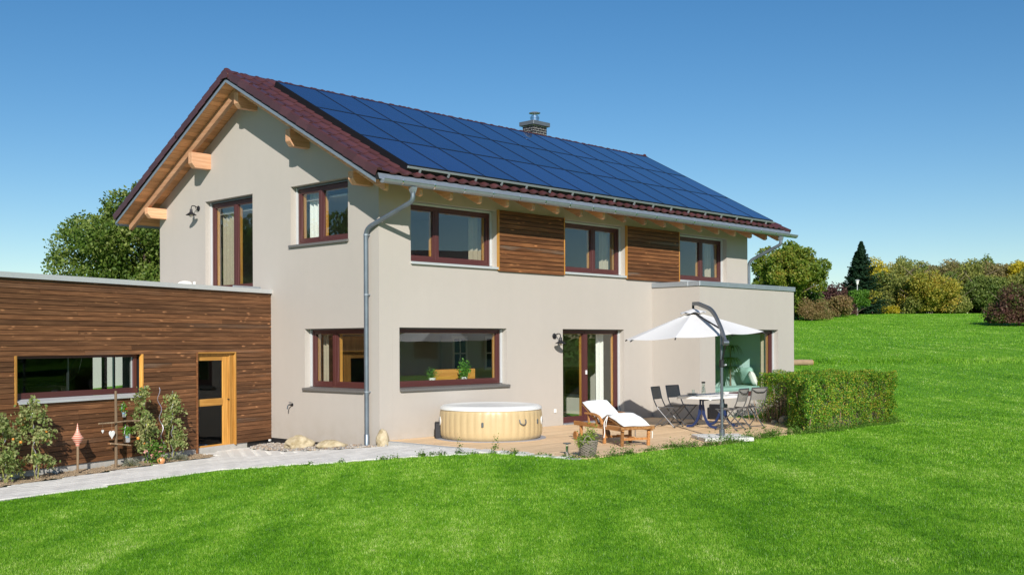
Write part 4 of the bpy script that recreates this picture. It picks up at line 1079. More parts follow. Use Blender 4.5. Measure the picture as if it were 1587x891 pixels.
# post with cross sticks
x, y = shp(-4.82, .36); zp = Tz(x,y)
post = thing('garden_post', 'weathered wooden post with two cross sticks in the sandy bed', 'post', (x,y,zp), SH_A)
MB().tube([(0,0,-.1),(.005,0,.7),(0,0,1.40)], [.028,.026,.024], 10).build('upright', 'grey_wood', post, smooth=True)
c1 = MB().tube([(-.44,-.05,.845),(-.1,-.05,.84),(.2,-.05,.85),(.52,-.05,.835)], .014, 8).build('cross_stick', 'grey_wood', post, smooth=True)
c2 = MB().tube([(-.17,-.05,.475),(.30,-.05,.405)], .015, 8).build('cross_stick', 'grey_wood', post, smooth=True)
c3 = MB().tube([(-.0,-.05,1.15),(.17,-.05,1.135)], .009, 6).build('peg', 'grey_wood', post, smooth=True)
def hung(ds, dz, nm, label, cat, group=None):
    q = SHO + SHD*(-4.82+ds) + SHN*.42; return thing(nm, label, cat, (q.x,q.y,zp+dz), SH_A, group)
def heart(ds, dz, s, label):
    t = hung(ds, dz, 'heart_ornament', label, 'ornament', 'white hearts hanging from the cross stick')
    pts = []
    for k in range(28):
        a = k/28*2*math.pi; pts.append((s*.062*(16*math.sin(a)**3)/16, s*.0042*(13*math.cos(a)-5*math.cos(2*a)-2*math.cos(3*a)-math.cos(4*a))*1.15))
    MB().prism([(u, v-.075*s) for u, v in pts], lambda u,v,w: (u,w,v), -.008*s,.008*s).build('heart', 'white', t, bevel=.003)
    MB().tube([(0,0,-.03*s),(0,0,.13)], .002, 4).build('cord', 'grey_wood', t)
heart(-.15, .72, 1.05, 'large white heart hanging left of the post'); heart(-.36, .74, .45, 'tiny white heart at the left end of the cross stick')
def hangpot(ds, dz, r, h, label, seed, handle='cord'):
    t = hung(ds, dz, 'hanging_pot', label, 'plant pot', 'small metal pots hanging from the post')
    MB().lathe([(.0,0),(r*.92,0),(r,.01),(r,h*.5),(r*1.02,h*.52),(r,h*.55),(r*1.03,h),(r*.97,h),(r*.95,h-.02),(.0,h-.02)], 18).build('pot', 'steel', t, smooth=True)
    MB().tube(smoothpath([(-r,0,h*.9),(-r*.55,0,h+.14),(r*.55,0,h+.14),(r,0,h*.9)], .08), .004, 5).build('handle', 'spiral', t)
    g = np.random.default_rng(seed); P = g.normal(size=(170,3))*[r*.65,r*.6,.04]+[0,0,h+.05]; V, F = leaves(P, .045); fast('foliage', V, F, 'herb_leaf', t)
    return t
hangpot(.20, .47, .062, .155, 'larger tin pot with green herb hanging from the cross stick', 2)
hp = hangpot(.12, .93, .045, .10, 'small tin pot with red flower hanging near the post top', 5)
V, F = leaves(np.random.default_rng(4).normal(size=(26,3))*.014+[0,-.03,.14], .035); M['red_petal'] = simple('red_petal', (.6,.06,.05), .6); fast('flower', V, F, 'red_petal', hp)
# rocks
def mat_rock():
    m, nt, out = newmat('limestone'); v = coords(nt, rand=5); n = noise(nt, v, 5, 8, .65); n2 = noise(nt, v, 22, 6, .7)
    c = ramp(nt, n, [(.3,(.30,.235,.13)),(.5,(.50,.42,.28)),(.7,(.60,.52,.37))]); c = mix(nt, n2, mix(nt,1.0,c,(.7,)*3,'MULTIPLY'), mix(nt,1.0,c,(1.25,)*3,'MULTIPLY'))
    bsdf(nt, out, c, .9, bump=mix(nt,.5,n,n2), bstr=.8, bdist=.03, spec=.2); return m
M['rock'] = mat_rock()
from mathutils import noise as mn
def rock(loc, sz, label, rz=0, seed=0, rough=.28):
    bm = bmesh.new(); bmesh.ops.create_icosphere(bm, subdivisions=4, radius=1)
    for v in bm.verts:
        d = v.co.normalized(); q = d*1.3+Vector((seed*7.1,seed*3.3,seed))
        k = 1 + rough*mn.noise(q) + rough*.5*mn.noise(q*2.3) + .05*mn.noise(q*6)
        v.co = d*k
        v.co.z = max(v.co.z, -.75)
        for ax in ((.6,.3,.74),(-.5,-.6,.6),(.2,-.9,.3),(-.9,.1,.35)):
            nrm = Vector(ax).normalized(); e = v.co.dot(nrm)-(.84+.05*seed%.1)
            if e > 0: v.co -= nrm*e*.85
        v.co = Vector((v.co.x*sz[0], v.co.y*sz[1], v.co.z*sz[2]))
    me = bpy.data.meshes.new('boulder'); bm.to_mesh(me); bm.free()
    for p in me.polygons: p.use_smooth = True
    o = link(me, 'boulder', 'rock', None, (loc[0],loc[1],Tz(loc[0],loc[1])+sz[2]*.62), (0,0,rz)); settags(o, label, 'rock', 'pale boulders along the foot of the house')
rock((-.52,1.95), (.30,.24,.17), 'biggest rough pale boulder under the garden tap', R(-50), 1)
rock((-.42,1.02), (.31,.19,.11), 'low flat pale boulder between the big one and the downpipe', R(-50), 3, .2)
rock((-.02,-.12), (.14,.13,.21), 'upright pale stone right beside the downpipe foot', R(20), 5, .15)
pb_ = thing('pale_garage', 'pale sided outbuilding glimpsed through the right part of the shed window', 'building', (*shedloc(12.5,17.5), -.3), SH_A)
MB().box(-5,5,0,4,0,3.2).build('wall', 'curtain_white', pb_); MB().box(-5.2,5.2,-.2,4.2,3.201,3.4).build('roof', 'kerb', pb_)
# ------------------------------------------------------------------ deck
deck = thing('wooden_deck', 'light brown plank deck in front of the patio door and around the corner extension', 'deck', (0,0,0)); deck['kind'] = 'structure'
DECK = [(.205,-.005),(.205,-5.02),(1.5,-5.14),(2.74,-5.03),(3.47,-5.32),(4.8,-5.30),(6.2,-5.14),(7.0,-5.26),(8.1,-4.6),(9.6,-3.2),(10.3,-2.6),(10.3,-1.45),(9.02,-1.45),(9.02,-.005)]
def deck_planks():
    pw_ = .145; y = -.006; r = 0
    while y > -5.5:
        y0, y1 = y-pw_+.0035, y
        ym = (y0+y1)/2
        xs = np.arange(.21, 10.4, .02); ins = inpoly(xs, np.full(xs.shape, ym), DECK)
        seg = []
        if ins.any():
            idx = np.where(ins)[0]; br = np.where(np.diff(idx) > 1)[0]
            for grp in np.split(idx, br+1): seg.append((xs[grp[0]], xs[grp[-1]]))
        for a, b in seg:
            cuts = [a] + [c for c in np.arange(.21+(1.4 if r % 2 else 3.0), 10.4, 3.4) if a+.4 < c < b-.4] + [b]
            for p, q in zip(cuts[:-1], cuts[1:]):
                o = MB().box(p+.001, q-.001, y0, y1, -.03, .018+rnd.uniform(0,.0025)).build('plank', 'deck', deck, bevel=.003)
        y -= pw_; r += 1
deck_planks()
sheet('deck_base', DECK, -.028, 'black', .15)

# ------------------------------------------------------------------ inflatable spa
M['vinyl'] = simple('beige_vinyl', (.53,.405,.22), .42, var=.06, spec=.5)
M['vinyl_white'] = simple('white_vinyl', (.72,.725,.71), .45, var=.05, scale=3, bscale=3, bstr=.25, bdist=.05)
M['mat_grey'] = simple('grey_ground_mat', (.33,.33,.36), .8)
spa = thing('inflatable_spa', 'round beige inflatable hot tub with white cover on the deck', 'hot tub', (2.0,-1.10,.019))
def spa_body():
    n = 42*6; Rr = 1.035; prof = [(.93,.0),(.975,.03),(1.0,.09),(1.008,.18),(1.008,.42),(1.0,.52),(.985,.585),(.955,.625),(.90,.64)]
    vs = []; fs = []
    for r, z in prof:
        k = max(0, 1-((z-.32)/.27)**4) if .05 < z < .6 else 0
        for i in range(n):
            a = i/n*2*math.pi; ph = (a*42/(2*math.pi)) % 1
            bul = abs(math.sin(math.pi*ph))**.55
            rr = (r - .017*k*(1-bul))*Rr
            vs.append((rr*math.cos(a), rr*math.sin(a), z))
    for j in range(len(prof)-1):
        for i in range(n): fs.append((j*n+i, j*n+(i+1)%n, (j+1)*n+(i+1)%n, (j+1)*n+i))
    return MB().add(vs, fs)
spa_body().build('tub_wall', 'vinyl', spa, smooth=True)
MB().lathe([(1.036,.590),(1.036,.606),(1.02,.64),(.975,.668),(.91,.678),(.85,.672),(.81,.658),(.4,.68),(.0,.69)], 64).build('cover', 'vinyl_white', spa, smooth=True)
MB().lathe([(1.12,-.006),(1.12,.006),(.9,.01),(.0,.01)], 64).build('ground_mat', 'mat_grey', spa)
def onspa(a_deg, z, out=1.035):
    a = R(a_deg); return Vector((out*math.cos(a), out*math.sin(a), z)), a
camdir = math.degrees(math.atan2(CAM.y+1.06, CAM.x-2.05))
for da, z in ((-9,.33),(62,.36)):
    p, a = onspa(camdir+da, z, 1.03)
    b_ = MB().box(-.0,.03,-.022,.022,-.045,.045).build('buckle', 'graphite', spa, bevel=.006, loc=p, rot=(0,0,a))
p, a = onspa(camdir+37, .36, 1.03)
MB().tube(smoothpath([(0,-.075,.06),(.02,-.075,-.02),(.045,0,-.05),(.02,.075,-.02),(0,.075,.06)], .05), .012, 8).build('carry_handle', 'graphite', spa, smooth=True, loc=p, rot=(0,0,a))
for da in (80,-78):
    p, a = onspa(camdir+da, .36, 1.04)
    bd = MB().lathe([(.0,-.01),(.09,-.01),(.09,.006),(.085,.01),(.0,.01)], 24).build('round_badge', 'vinyl_white', spa, loc=p, rot=(0,R(90),a))
    mk = MB()
    for t in range(3): mk.box(.0101,.012,-.055+.02*t,.055-.02*t,-.03+.022*t,-.018+.022*t)
    mk.build('badge_print', 'mat_grey', spa, loc=p, rot=(0,0,a))
p, a = onspa(camdir-86, .2, 1.06)
pump = MB().box(-.08,.08,-.15,.12,-.21,.12).build('pump_unit', 'iron', None, bevel=.02, loc=Vector(spa.location)+Vector((p.x,p.y,.21)), rot=(0,0,a)); settags(pump, 'black pump unit half hidden at the left of the hot tub', 'pump')

# ------------------------------------------------------------------ lounger
M['cushion'] = simple('white_cushion', (.80,.81,.80), .9, var=.05, scale=5, bscale=9, bstr=.5, bdist=.02)
def lounger():
    ang = math.atan2(.923,.385)
    t = thing('sun_lounger', 'teak sun lounger with white cushion, back and knees raised, on the deck', 'sun lounger', (2.44,-4.46,.02), ang)
    # local x: foot -> head, y: left(+)/right(-)
    hw = .30
    for sy in (-1,1):
        MB().beam((-.02,sy*hw,.32),(1.95,sy*hw,.32),.04,.085).build('side_rail', 'teak', t, bevel=.006)
        MB().beam((.08,sy*(hw-.02),0),(.06,sy*(hw-.02),.28),.055,.05,(1,0,0)).build('leg', 'teak', t, bevel=.006)
        MB().beam((.75,sy*(hw-.02),0),(.75,sy*(hw-.02),.28),.055,.05,(1,0,0)).build('leg', 'teak', t, bevel=.006)
        MB().beam((1.70,sy*(hw-.02),.06),(1.70,sy*(hw-.02),.28),.055,.05,(1,0,0)).build('leg', 'teak', t, bevel=.006)
        MB().lathe([(.0,-.02),(.08,-.02),(.085,0),(.08,.02),(.0,.02)], 18).build('wheel', 'teak', t, loc=(1.78,sy*(hw+.06),.085), rot=(R(90),0,0))
        arm = MB(); P = smoothpath([(.72,sy*(hw+.03),.36),(.84,sy*(hw+.03),.50),(1.1,sy*(hw+.03),.55),(1.42,sy*(hw+.03),.54)], .2, 8)
        for a, b in zip(P[:-1], P[1:]): arm.beam(a, b, .05, .035)
        arm.build('arm', 'teak', t)
        for xx in (.98,1.3): MB().beam((xx,sy*(hw+.02),.35),(xx+.02,sy*(hw+.02),.535),.03,.035,(1,0,0)).build('arm_post', 'teak', t)
    MB().beam((-.0,-hw-.06,.335),(-.0,hw+.06,.335),.07,.055).build('foot_board', 'teak', t, bevel=.006)
    MB().beam((.08,-hw+.03,.13),(.08,hw-.03,.13),.03,.045).build('stretcher', 'teak', t)
    MB().beam((.75,-hw+.03,.13),(.75,hw-.03,.13),.03,.045).build('stretcher', 'teak', t)
    MB().beam((.1,-.0,.15),(.74,.0,.15),.04,.03).build('stretcher', 'teak', t)
    def slats(p, q, n, nm):
        p, q = Vector(p), Vector(q)
        d = (q-p).normalized(); up = Vector((-d.z,0,d.x))
        for sy in (-1,1): MB().beam(p+Vector((0,sy*.25,0)), q+Vector((0,sy*.25,0)), .03,.04).build('rest_rail', 'teak', t)
        for k in range(n):
            c = p+(q-p)*((k+.5)/n)+up*.03; MB().beam(c+Vector((0,-.27,0)), c+Vector((0,.27,0)), .055,.016, tuple(up)).build(nm, 'teak', t)
    KN, SE, HD = (.60,0,.49),(.98,0,.33),(1.66,0,.70)
    slats((.06,0,.34), KN, 7, 'slat'); slats(SE, HD, 8, 'slat'); slats((.66,0,.49),(.95,0,.335),3,'slat')
    def cushion(p, q, w, th, label):
        p, q = Vector(p), Vector(q); d = (q-p).normalized(); up = Vector((-d.z,0,d.x)); L = (q-p).length
        n, m = 16, 10; vs = []; fs = []
        for side in (1,0):
            for i in range(n+1):
                for j in range(m+1):
                    u = i/n; v = j/m*2-1
                    e = (1-abs(2*u-1)**8)*(1-abs(v)**8)
                    tuft = 0
                    for tu in (.33,.68):
                        for tv in (-.45,.45): tuft += .03*math.exp(-(((u-tu)*L)**2+((v-tv)*w)**2)/.0022)
                    z = (.045 + (th*e**.4 - tuft + .006*math.sin(u*9+v*3)) if side else .045+.004)
                    vs.append(p + d*(u*L) + Vector((0,v*w,0)) + up*z)
        k = m+1; o = (n+1)*k
        for i in range(n):
            for j in range(m): fs.append((i*k+j,i*k+j+1,(i+1)*k+j+1,(i+1)*k+j)); fs.append((o+i*k+j,o+(i+1)*k+j,o+(i+1)*k+j+1,o+i*k+j+1))
        for i in range(n): fs.append((i*k,(i+1)*k,o+(i+1)*k,o+i*k)); fs.append((i*k+m,o+i*k+m,o+(i+1)*k+m,(i+1)*k+m))
        for j in range(m): fs.append((j,o+j,o+j+1,j+1)); fs.append((n*k+j,n*k+j+1,o+n*k+j+1,o+n*k+j))
        c = MB().add(vs, fs).build('cushion', 'cushion', t, smooth=True); return c
    c1 = cushion((.02,0,.33), KN, .28, .075, '')
    bt = MB()
    c2 = cushion((.64,0,.505),(.97,0,.345), .28, .05, '')
    c3 = cushion((.97,0,.345), HD, .28, .08, '')
    d = (Vector(HD)-Vector(SE)).normalized(); up = Vector((-d.z,0,d.x))
    for v in (-.13,.13):
        q = Vector(SE)+d*.27+Vector((0,v,0))+up*.112
        MB().lathe([(.0,.0),(.014,.003),(.0,.012)], 8, q).build('button', 'iron', c3)
    for sy in (-1,1):
        MB().tube(smoothpath([(.62,sy*.28,.53),(.66,sy*.34,.40),(.64,sy*.33,.22),(.66,sy*.34,.12)], .06), .009, 6).build('tie_cord', 'cushion', c2)
        MB().tube(smoothpath([(.62,sy*.28,.52),(.58,sy*.33,.42),(.60,sy*.33,.33)], .06), .008, 6).build('tie_cord', 'cushion', c2)
    MB().tube(smoothpath([(.03,-.27,.36),(.0,-.33,.25),(.02,-.33,.14)], .05), .008, 6).build('tie_cord', 'cushion', c1)
    return t
lounger()

# ------------------------------------------------------------------ cantilever parasol
def mat_canvas():
    m, nt, out = newmat('white_canvas'); n = noise(nt, coords(nt), 3, 4)
    c = mix(nt, n, (.74,.74,.75), (.80,.80,.81))
    d = nt.nodes.new('ShaderNodeBsdfDiffuse'); lk(nt, c, d.inputs[0]); t = nt.nodes.new('ShaderNodeBsdfTranslucent'); lk(nt, c, t.inputs[0])
    mx = nt.nodes.new('ShaderNodeMixShader'); mx.inputs[0].default_value = .16; lk(nt, d.outputs[0], mx.inputs[1]); lk(nt, t.outputs[0], mx.inputs[2]); lk(nt, mx.outputs[0], out.inputs[0]); return m
M['canvas'] = mat_canvas()
def parasol():
    t = thing('cantilever_parasol', 'open white cantilever parasol on a grey pole shading the dining table', 'parasol', (4.65,-4.87,.02))
    h = Vector((.87,1.25,0)); hd = h.normalized(); sd = Vector((hd.y,-hd.x,0))
    MB().tube([(0,0,.05),(0,0,2.17)], .030, 16).build('pole', 'graphite', t, smooth=True)
    MB().lathe([(.035,.62),(.046,.63),(.046,.72),(.035,.73)], 16).build('pole_collar', 'graphite', t, smooth=True)
    MB().lathe([(.036,1.42),(.05,1.43),(.05,1.56),(.036,1.57)], 16).build('slide_clamp', 'iron', t, smooth=True)
    MB().beam(hd*.02+sd*.03+Vector((0,0,1.45)), -hd*.10+sd*.05+Vector((0,0,1.47)), .03,.03).build('clamp_lever', 'alu', t, bevel=.004)
    top = Vector((h.x,h.y,2.72))
    arm = MB(); P = smoothpath([top, top-hd*.25+Vector((0,0,.0)), -hd*(-.45)+Vector((0,0,2.56)), Vector((0,0,2.17)), -hd*.20+Vector((0,0,1.90))], .35, 8)
    for a, b in zip(P[:-1], P[1:]): arm.beam(a, b, .05, .075)
    arm.build('cantilever_arm', 'graphite', t)
    MB().tube([-hd*.20+sd*.055+Vector((0,0,1.90)), -hd*.20-sd*.055+Vector((0,0,1.90))], .052, 14).build('tilt_knob', 'graphite', t, smooth=True)
    MB().tube([-hd*.20+Vector((0,0,1.86)), hd*.0+Vector((0,0,1.5))], .014, 8).build('stay', 'iron', t)
    MB().tube([Vector((0,0,2.16)), h*.9+Vector((0,0,2.50))], .019, 8).build('strut', 'iron', t)
    MB().tube([top, top-Vector((0,0,.22))], .025, 10).build('hub_stem', 'iron', t)
    # canopy: octagon, slightly tipped
    Rr = 1.47; apex = Vector((h.x,h.y,2.555)); tipv = math.tan(R(3.4)); n = 8
    def cpt(r, a):
        z = -.50*(r/Rr)**1.02 
        v = Vector((math.cos(a)*r, math.sin(a)*r, 0)); return apex + v + Vector((0,0,z + tipv*v.dot(sd)*1.0))
    a0 = math.atan2(sd.y, sd.x) + R(10)
    for k in range(n):
        vs = []; fs = []; m = 7; q = 6
        for i in range(m+1):
            r = .17 + (Rr-.17)*i/m
            for j in range(q+1):
                u = j/q; A = cpt(r, a0+k*2*math.pi/n); B = cpt(r, a0+(k+1)*2*math.pi/n)
                p = A.lerp(B, u); s_ = math.sin(math.pi*u)
                p += Vector((0,0,-.035*s_*(r/Rr)**1.3*(1-.5*(r/Rr)) - .012*s_)); 
                if i == m: p = p.lerp(Vector((apex.x,apex.y,p.z)), .018*s_)
                vs.append(p)
        for i in range(m):
            for j in range(q): fs.append((i*(q+1)+j, i*(q+1)+j+1, (i+1)*(q+1)+j+1, (i+1)*(q+1)+j))
        MB().add(vs, fs).build('canopy_panel', 'canvas', t, smooth=True)
        rib = MB().beam(cpt(.06, a0+k*2*math.pi/n)-Vector((0,0,.02)), cpt(Rr, a0+k*2*math.pi/n)-Vector((0,0,.018)), .014,.02).build('rib', 'iron', t)
        MB().tube([cpt(Rr-.02, a0+k*2*math.pi/n)-Vector((0,0,.02)), cpt(Rr+.02, a0+k*2*math.pi/n)-Vector((0,0,.03))], .014, 8).build('rib_tip', 'iron', t)
    vs = []; fs = []
    for i, (r, dz) in enumerate(((.02,.06),(.14,.045),(.27,-.0))):
        for k in range(16):
            a = a0+k*2*math.pi/16; sc = .035*abs(math.sin(k*math.pi/2)) if i == 2 else 0
            p = cpt(r, a); p.z = apex.z + dz - .05*(i==2)*0 - .02*i + sc + tipv*r*math.cos(a-a0+R(10)); vs.append(p)
    for i in range(2):
        for k in range(16): fs.append((i*16+k, i*16+(k+1)%16, (i+1)*16+(k+1)%16, (i+1)*16+k))
    MB().add(vs, fs).build('vent_top', 'canvas', t, smooth=True)
    for a in (R(50), R(140)):
        d = Vector((math.cos(a),math.sin(a),0))
        MB().beam(-d*.5+Vector((0,0,.02)), d*.5+Vector((0,0,.02)), .05,.03).build('base_cross', 'graphite', t)
    k = 0
    for sx, sy in ((-1,-1),(-1,1),(1,-1),(1,1)):
        a = R(50); dx = Vector((math.cos(a),math.sin(a),0)); dy = Vector((-dx.y,dx.x,0)); c = dx*sx*.25+dy*sy*.25
        MB().box(-.235,.235,-.235,.235,.0,.075).build('base_slab', 'white_stone', t, bevel=.01, loc=c+Vector((0,0,.0)), rot=(0,0,a)); k += 1
    MB().lathe([(.055,.05),(.055,.2),(.036,.21)], 14).build('pole_socket', 'graphite', t, smooth=True)
M['white_stone'] = simple('white_concrete_slab', (.62,.61,.58), .85, var=.15, scale=9, bscale=60, bstr=.3)
parasol()

# ------------------------------------------------------------------ table and chairs
M['cloth'] = simple('white_tablecloth', (.80,.80,.79), .85, var=.05, bscale=60, bstr=.2)
M['blue_leg'] = simple('dark_blue_lacquer', (.02,.04,.13), .3)
TX, TY = 7.25, -2.95
tb = thing('dining_table', 'patio table with white top and curved dark blue pedestal legs', 'table', (TX,TY,.02))
MB().box(-.72,.72,-.42,.42,.705,.725).build('tabletop', 'iron', tb, bevel=.005)
for sx in (-.42,.42):
    lg = MB()
    for dy in (-.035,.035): lg.beam((sx,dy,.3),(sx,dy,.70),.03,.03,(1,0,0))
    P = []
    for sy in (-1,1):
        Q = smoothpath([(sx,sy*.03,.52),(sx,sy*.07,.25),(sx,sy*.2,.05),(sx,sy*.40,.02)], .2, 8)
        for a, b in zip(Q[:-1], Q[1:]): lg.beam(a, b, .05, .035, (1,0,0))
    lg.build('pedestal', 'blue_leg', tb)
MB().beam((-.42,0,.62),(.42,0,.62),.03,.04).build('stretcher', 'iron', tb)
cl = MB(); n, m = 30, 18; vs = []; fs = []
for i in range(n+1):
    for j in range(m+1):
        x = (i/n*2-1)*.80; y = (j/m*2-1)*.50
        ox = max(0, abs(x)-.725); oy = max(0, abs(y)-.425); dr = ox+oy
        xx = math.copysign(min(abs(x), .725+.012), x); yy = math.copysign(min(abs(y), .425+.012), y)
        z = .729 - dr*1.0 ; w = .012*math.sin(x*13+y*9)*(dr > 0)
        vs.append((xx+w*(ox>0), yy+w*(oy>0), z))
for i in range(n):
    for j in range(m): fs.append((i*(m+1)+j,(i+1)*(m+1)+j,(i+1)*(m+1)+j+1,i*(m+1)+j+1))
cloth = MB().add(vs, fs).build('tablecloth', 'cloth', None, smooth=True, loc=(TX,TY,.022)); settags(cloth, 'white cloth spread over the patio table', 'tablecloth')
def mat_sling():
    m, nt, out = newmat('grey_sling'); v = coords(nt, (1,1,1)); wv = node(nt, 'ShaderNodeTexWave', Scale=120.0, Distortion=1.0); lk(nt, v, wv.inputs[0])
    c = mix(nt, wv.outputs['Fac'], (.22,.212,.20), (.36,.35,.33))
    d = nt.nodes.new('ShaderNodeBsdfDiffuse'); lk(nt, c, d.inputs[0]); t = nt.nodes.new('ShaderNodeBsdfTranslucent'); lk(nt, c, t.inputs[0])
    mx = nt.nodes.new('ShaderNodeMixShader'); mx.inputs[0].default_value = .25; lk(nt, d.outputs[0], mx.inputs[1]); lk(nt, t.outputs[0], mx.inputs[2]); lk(nt, mx.outputs[0], out.inputs[0]); return m
M['sling'] = mat_sling()
M['chair_metal'] = simple('grey_chair_tube', (.16,.165,.175), .4, .6)
def folding_chair():
    t = thing('folding_chair', 'x', 'chair', (0,0,.02), 0, 'grey folding sling chairs around the patio table')
    # local: faces +y; back at -y
    hw = .23
    for sx in (-1,1):
        x = sx*hw
        back = [(x,.24,0),(x,-.18,.44),(x,-.27,.62),(x,-.33,.90)]
        MB().tube(smoothpath(back, .15), .013, 8).build('back_leg_frame', 'chair_metal', t, smooth=True)
        MB().tube([(x*.92,-.26,0),(x*.92,.22,.455)], .013, 8).build('leg', 'chair_metal', t, smooth=True)
        MB().tube([(x*.96,-.19,.45),(x*.96,.24,.455)], .013, 8).build('seat_rail', 'chair_metal', t, smooth=True)
        for yy in (.24,-.26): MB().lathe([(.018,0),(.018,.03),(.0,.03)], 10, (x*(1 if yy>0 else .92),yy,0)).build('foot_cap', 'rubber', t)
    MB().tube([(-hw,-.33,.90),(hw,-.33,.90)], .013, 8).build('top_rail', 'chair_metal', t, smooth=True)
    MB().tube([(-hw,.20,.045),(hw,.20,.045)], .011, 8).build('cross_bar', 'chair_metal', t); MB().tube([(-hw*.92,-.22,.045),(hw*.92,-.22,.045)], .011, 8).build('cross_bar', 'chair_metal', t)
    MB().tube(smoothpath([(-hw+.01,-.325,.86),(-.12,-.36,.80),(.12,-.36,.80),(hw-.01,-.325,.86)], .12, 6), .009, 6).build('back_strap', 'iron', t, smooth=True)
    def sheetb(pts, nm):
        vs = []; n = 10
        for (yy, zz, sag) in pts:
            for i in range(n+1):
                u = i/n*2-1; vs.append((u*(hw-.012), yy-sag*(1-u*u), zz-sag*.4*(1-u*u)))
        k = n+1; fs = [(r*k+i,r*k+i+1,(r+1)*k+i+1,(r+1)*k+i) for r in range(len(pts)-1) for i in range(n)]
        MB().add(vs, fs).build(nm, 'sling', t, smooth=True)
    sheetb([(-.272,.63,.02),(-.29,.72,.025),(-.31,.81,.02),(-.328,.895,.0)], 'back_sling')
    vs = []; n = 8
    for yy in (-.18,-.05,.1,.235):
        for i in range(n+1):
            u = i/n*2-1; vs.append((u*(hw-.015), yy, .462-.022*(1-u*u)))
    MB().add(vs, [(r*9+i,r*9+i+1,(r+1)*9+i+1,(r+1)*9+i) for r in range(3) for i in range(n)]).build('seat_sling', 'sling', t, smooth=True)
    return t
fc = folding_chair()
CH = [(6.60,-2.22,R(180+12),'folding chair at the far left corner of the table, back against the rendered wall'),
      (7.42,-2.05,R(180-4),'folding chair on the wall side of the table, behind the plates'),
      (6.78,-3.72,R(6),'folding chair nearest the parasol pole with its back to the lawn'),
      (7.66,-3.66,R(-14),'folding chair between the table and the hedge with its back to the lawn')]
for k, (x, y, a, lb) in enumerate(CH):
    if k == 0: fc.location = (x,y,.02); fc.rotation_euler = (0,0,a); fc['label'] = lb
    else: copy_tree(fc, None, (x,y,.02), a, lb)
ZT_ = .752
car_ = thing('water_carafe', 'tall glass water carafe with black lid on the patio table', 'carafe', (7.16,-2.78,ZT_))
MB().lathe([(.0,.004),(.045,.0),(.05,.01),(.05,.06),(.036,.16),(.033,.24),(.037,.26),(.032,.26),(.029,.235),(.032,.16),(.045,.06),(.044,.012),(.0,.01)], 20).build('glass_body', 'glass_table', car_, smooth=True)
MB().lathe([(.0,.252),(.04,.252),(.044,.262),(.044,.285),(.0,.29)], 20).build('lid', 'iron', car_)
gg = np.random.default_rng(3); V, F = leaves(gg.normal(size=(30,3))*[.013,.013,.05]+[0,0,.12], .03); fast('mint_sprig', V, F, 'herb_leaf', car_)
def glass(x, y, label):
    o = MB().lathe([(.0,.006),(.028,.0),(.03,.004),(.036,.12),(.034,.12),(.028,.01),(.0,.009)], 18).build('drinking_glass', 'glass_table', None, smooth=True, loc=(x,y,ZT_)); settags(o, label, 'glass', 'glasses on the patio table'); return o
glass(6.83,-2.73,'drinking glass beside the stack of plates at the left table end'); glass(7.38,-3.02,'drinking glass behind the parasol pole on the table')
M['porcelain'] = simple('white_porcelain', (.78,.77,.74), .2, var=.03)
for k in range(3):
    o = MB().lathe([(.0,.004),(.07,.0),(.125,.018),(.13,.02),(.07,.008),(.0,.01)], 28).build('plate', 'porcelain', None, smooth=True, loc=(6.68+.004*k,-2.80,ZT_+.001+.013*k)); settags(o, ['lowest white plate of the stack on the table','middle white plate of the stack on the table','top white plate of the stack on the table'][k], 'plate', 'stacked plates on the patio table')
bowl = MB().lathe([(.0,.004),(.04,.0),(.075,.04),(.08,.05),(.076,.05),(.04,.008),(.0,.01)], 24).build('bowl', 'porcelain', None, smooth=True, loc=(7.60,-3.10,ZT_)); settags(bowl, 'small white bowl at the right end of the table', 'bowl')
# grey box at the wall
spk = thing('grey_planter', 'small dark grey cube standing at the wall behind the chairs', 'planter', (9.42,-1.72,.02), R(10))
MB().prism([(-.17,-.17),(.17,-.17),(.17,.17),(-.17,.17)], lambda u,v,w: (u*(1+.15*w), v*(1+.15*w), w), 0,.38).build('cube', 'iron', spk, bevel=.02)
MB().box(-.13,.13,-.13,.13,.37,.385).build('soil', 'bedding', spk)

# ------------------------------------------------------------------ wicker basket with plants, bollard light
M['wicker'] = simple('grey_wicker', (.22,.19,.155), .8, var=.4, scale=30)
bk = thing('wicker_basket', 'grey wicker basket planted with green and yellowish herbs on the deck edge', 'basket', (.50,-4.88,.015))
bk.scale = (.9,.9,.92)
ws = MB(); nst = 20
for lv in range(11):
    z = .012+lv*.024; r = .125+.05*(z/.27); pts = []
    for i in range(nst*4+1):
        a = i/(nst*4)*2*math.pi; rr = r + .011*math.sin(a*nst/2+math.pi*(lv%2)); pts.append((rr*math.cos(a), rr*math.sin(a), z))
    ws.tube(pts, .0125, 6, cap=False)
ws.build('weave', 'wicker', bk, smooth=True)
sk_ = MB()
for i in range(nst):
    a = i/nst*2*math.pi; sk_.tube([(.125*math.cos(a),.125*math.sin(a),0),(.178*math.cos(a),.178*math.sin(a),.285)], .007, 5)
sk_.build('stake', 'wicker', bk)
MB().tube([((.182)*math.cos(a),(.182)*math.sin(a),.285+.006*math.sin(a*9)) for a in np.linspace(0,2*math.pi,40)], .017, 7, cap=False).build('rim', 'wicker', bk, smooth=True)
cv = CAM-Vector(bk.location); ca = math.atan2(cv.y,cv.x)
MB().tube([(.19*math.cos(ca+t),.19*math.sin(ca+t),.28+.11*math.cos(t*3.4)) for t in np.linspace(-.45,.45,12)], .011, 6).build('handle', 'wicker', bk, smooth=True)
MB().lathe([(.0,0),(.12,.0),(.165,.24),(.0,.25)], 20).build('soil', 'bedding', bk)
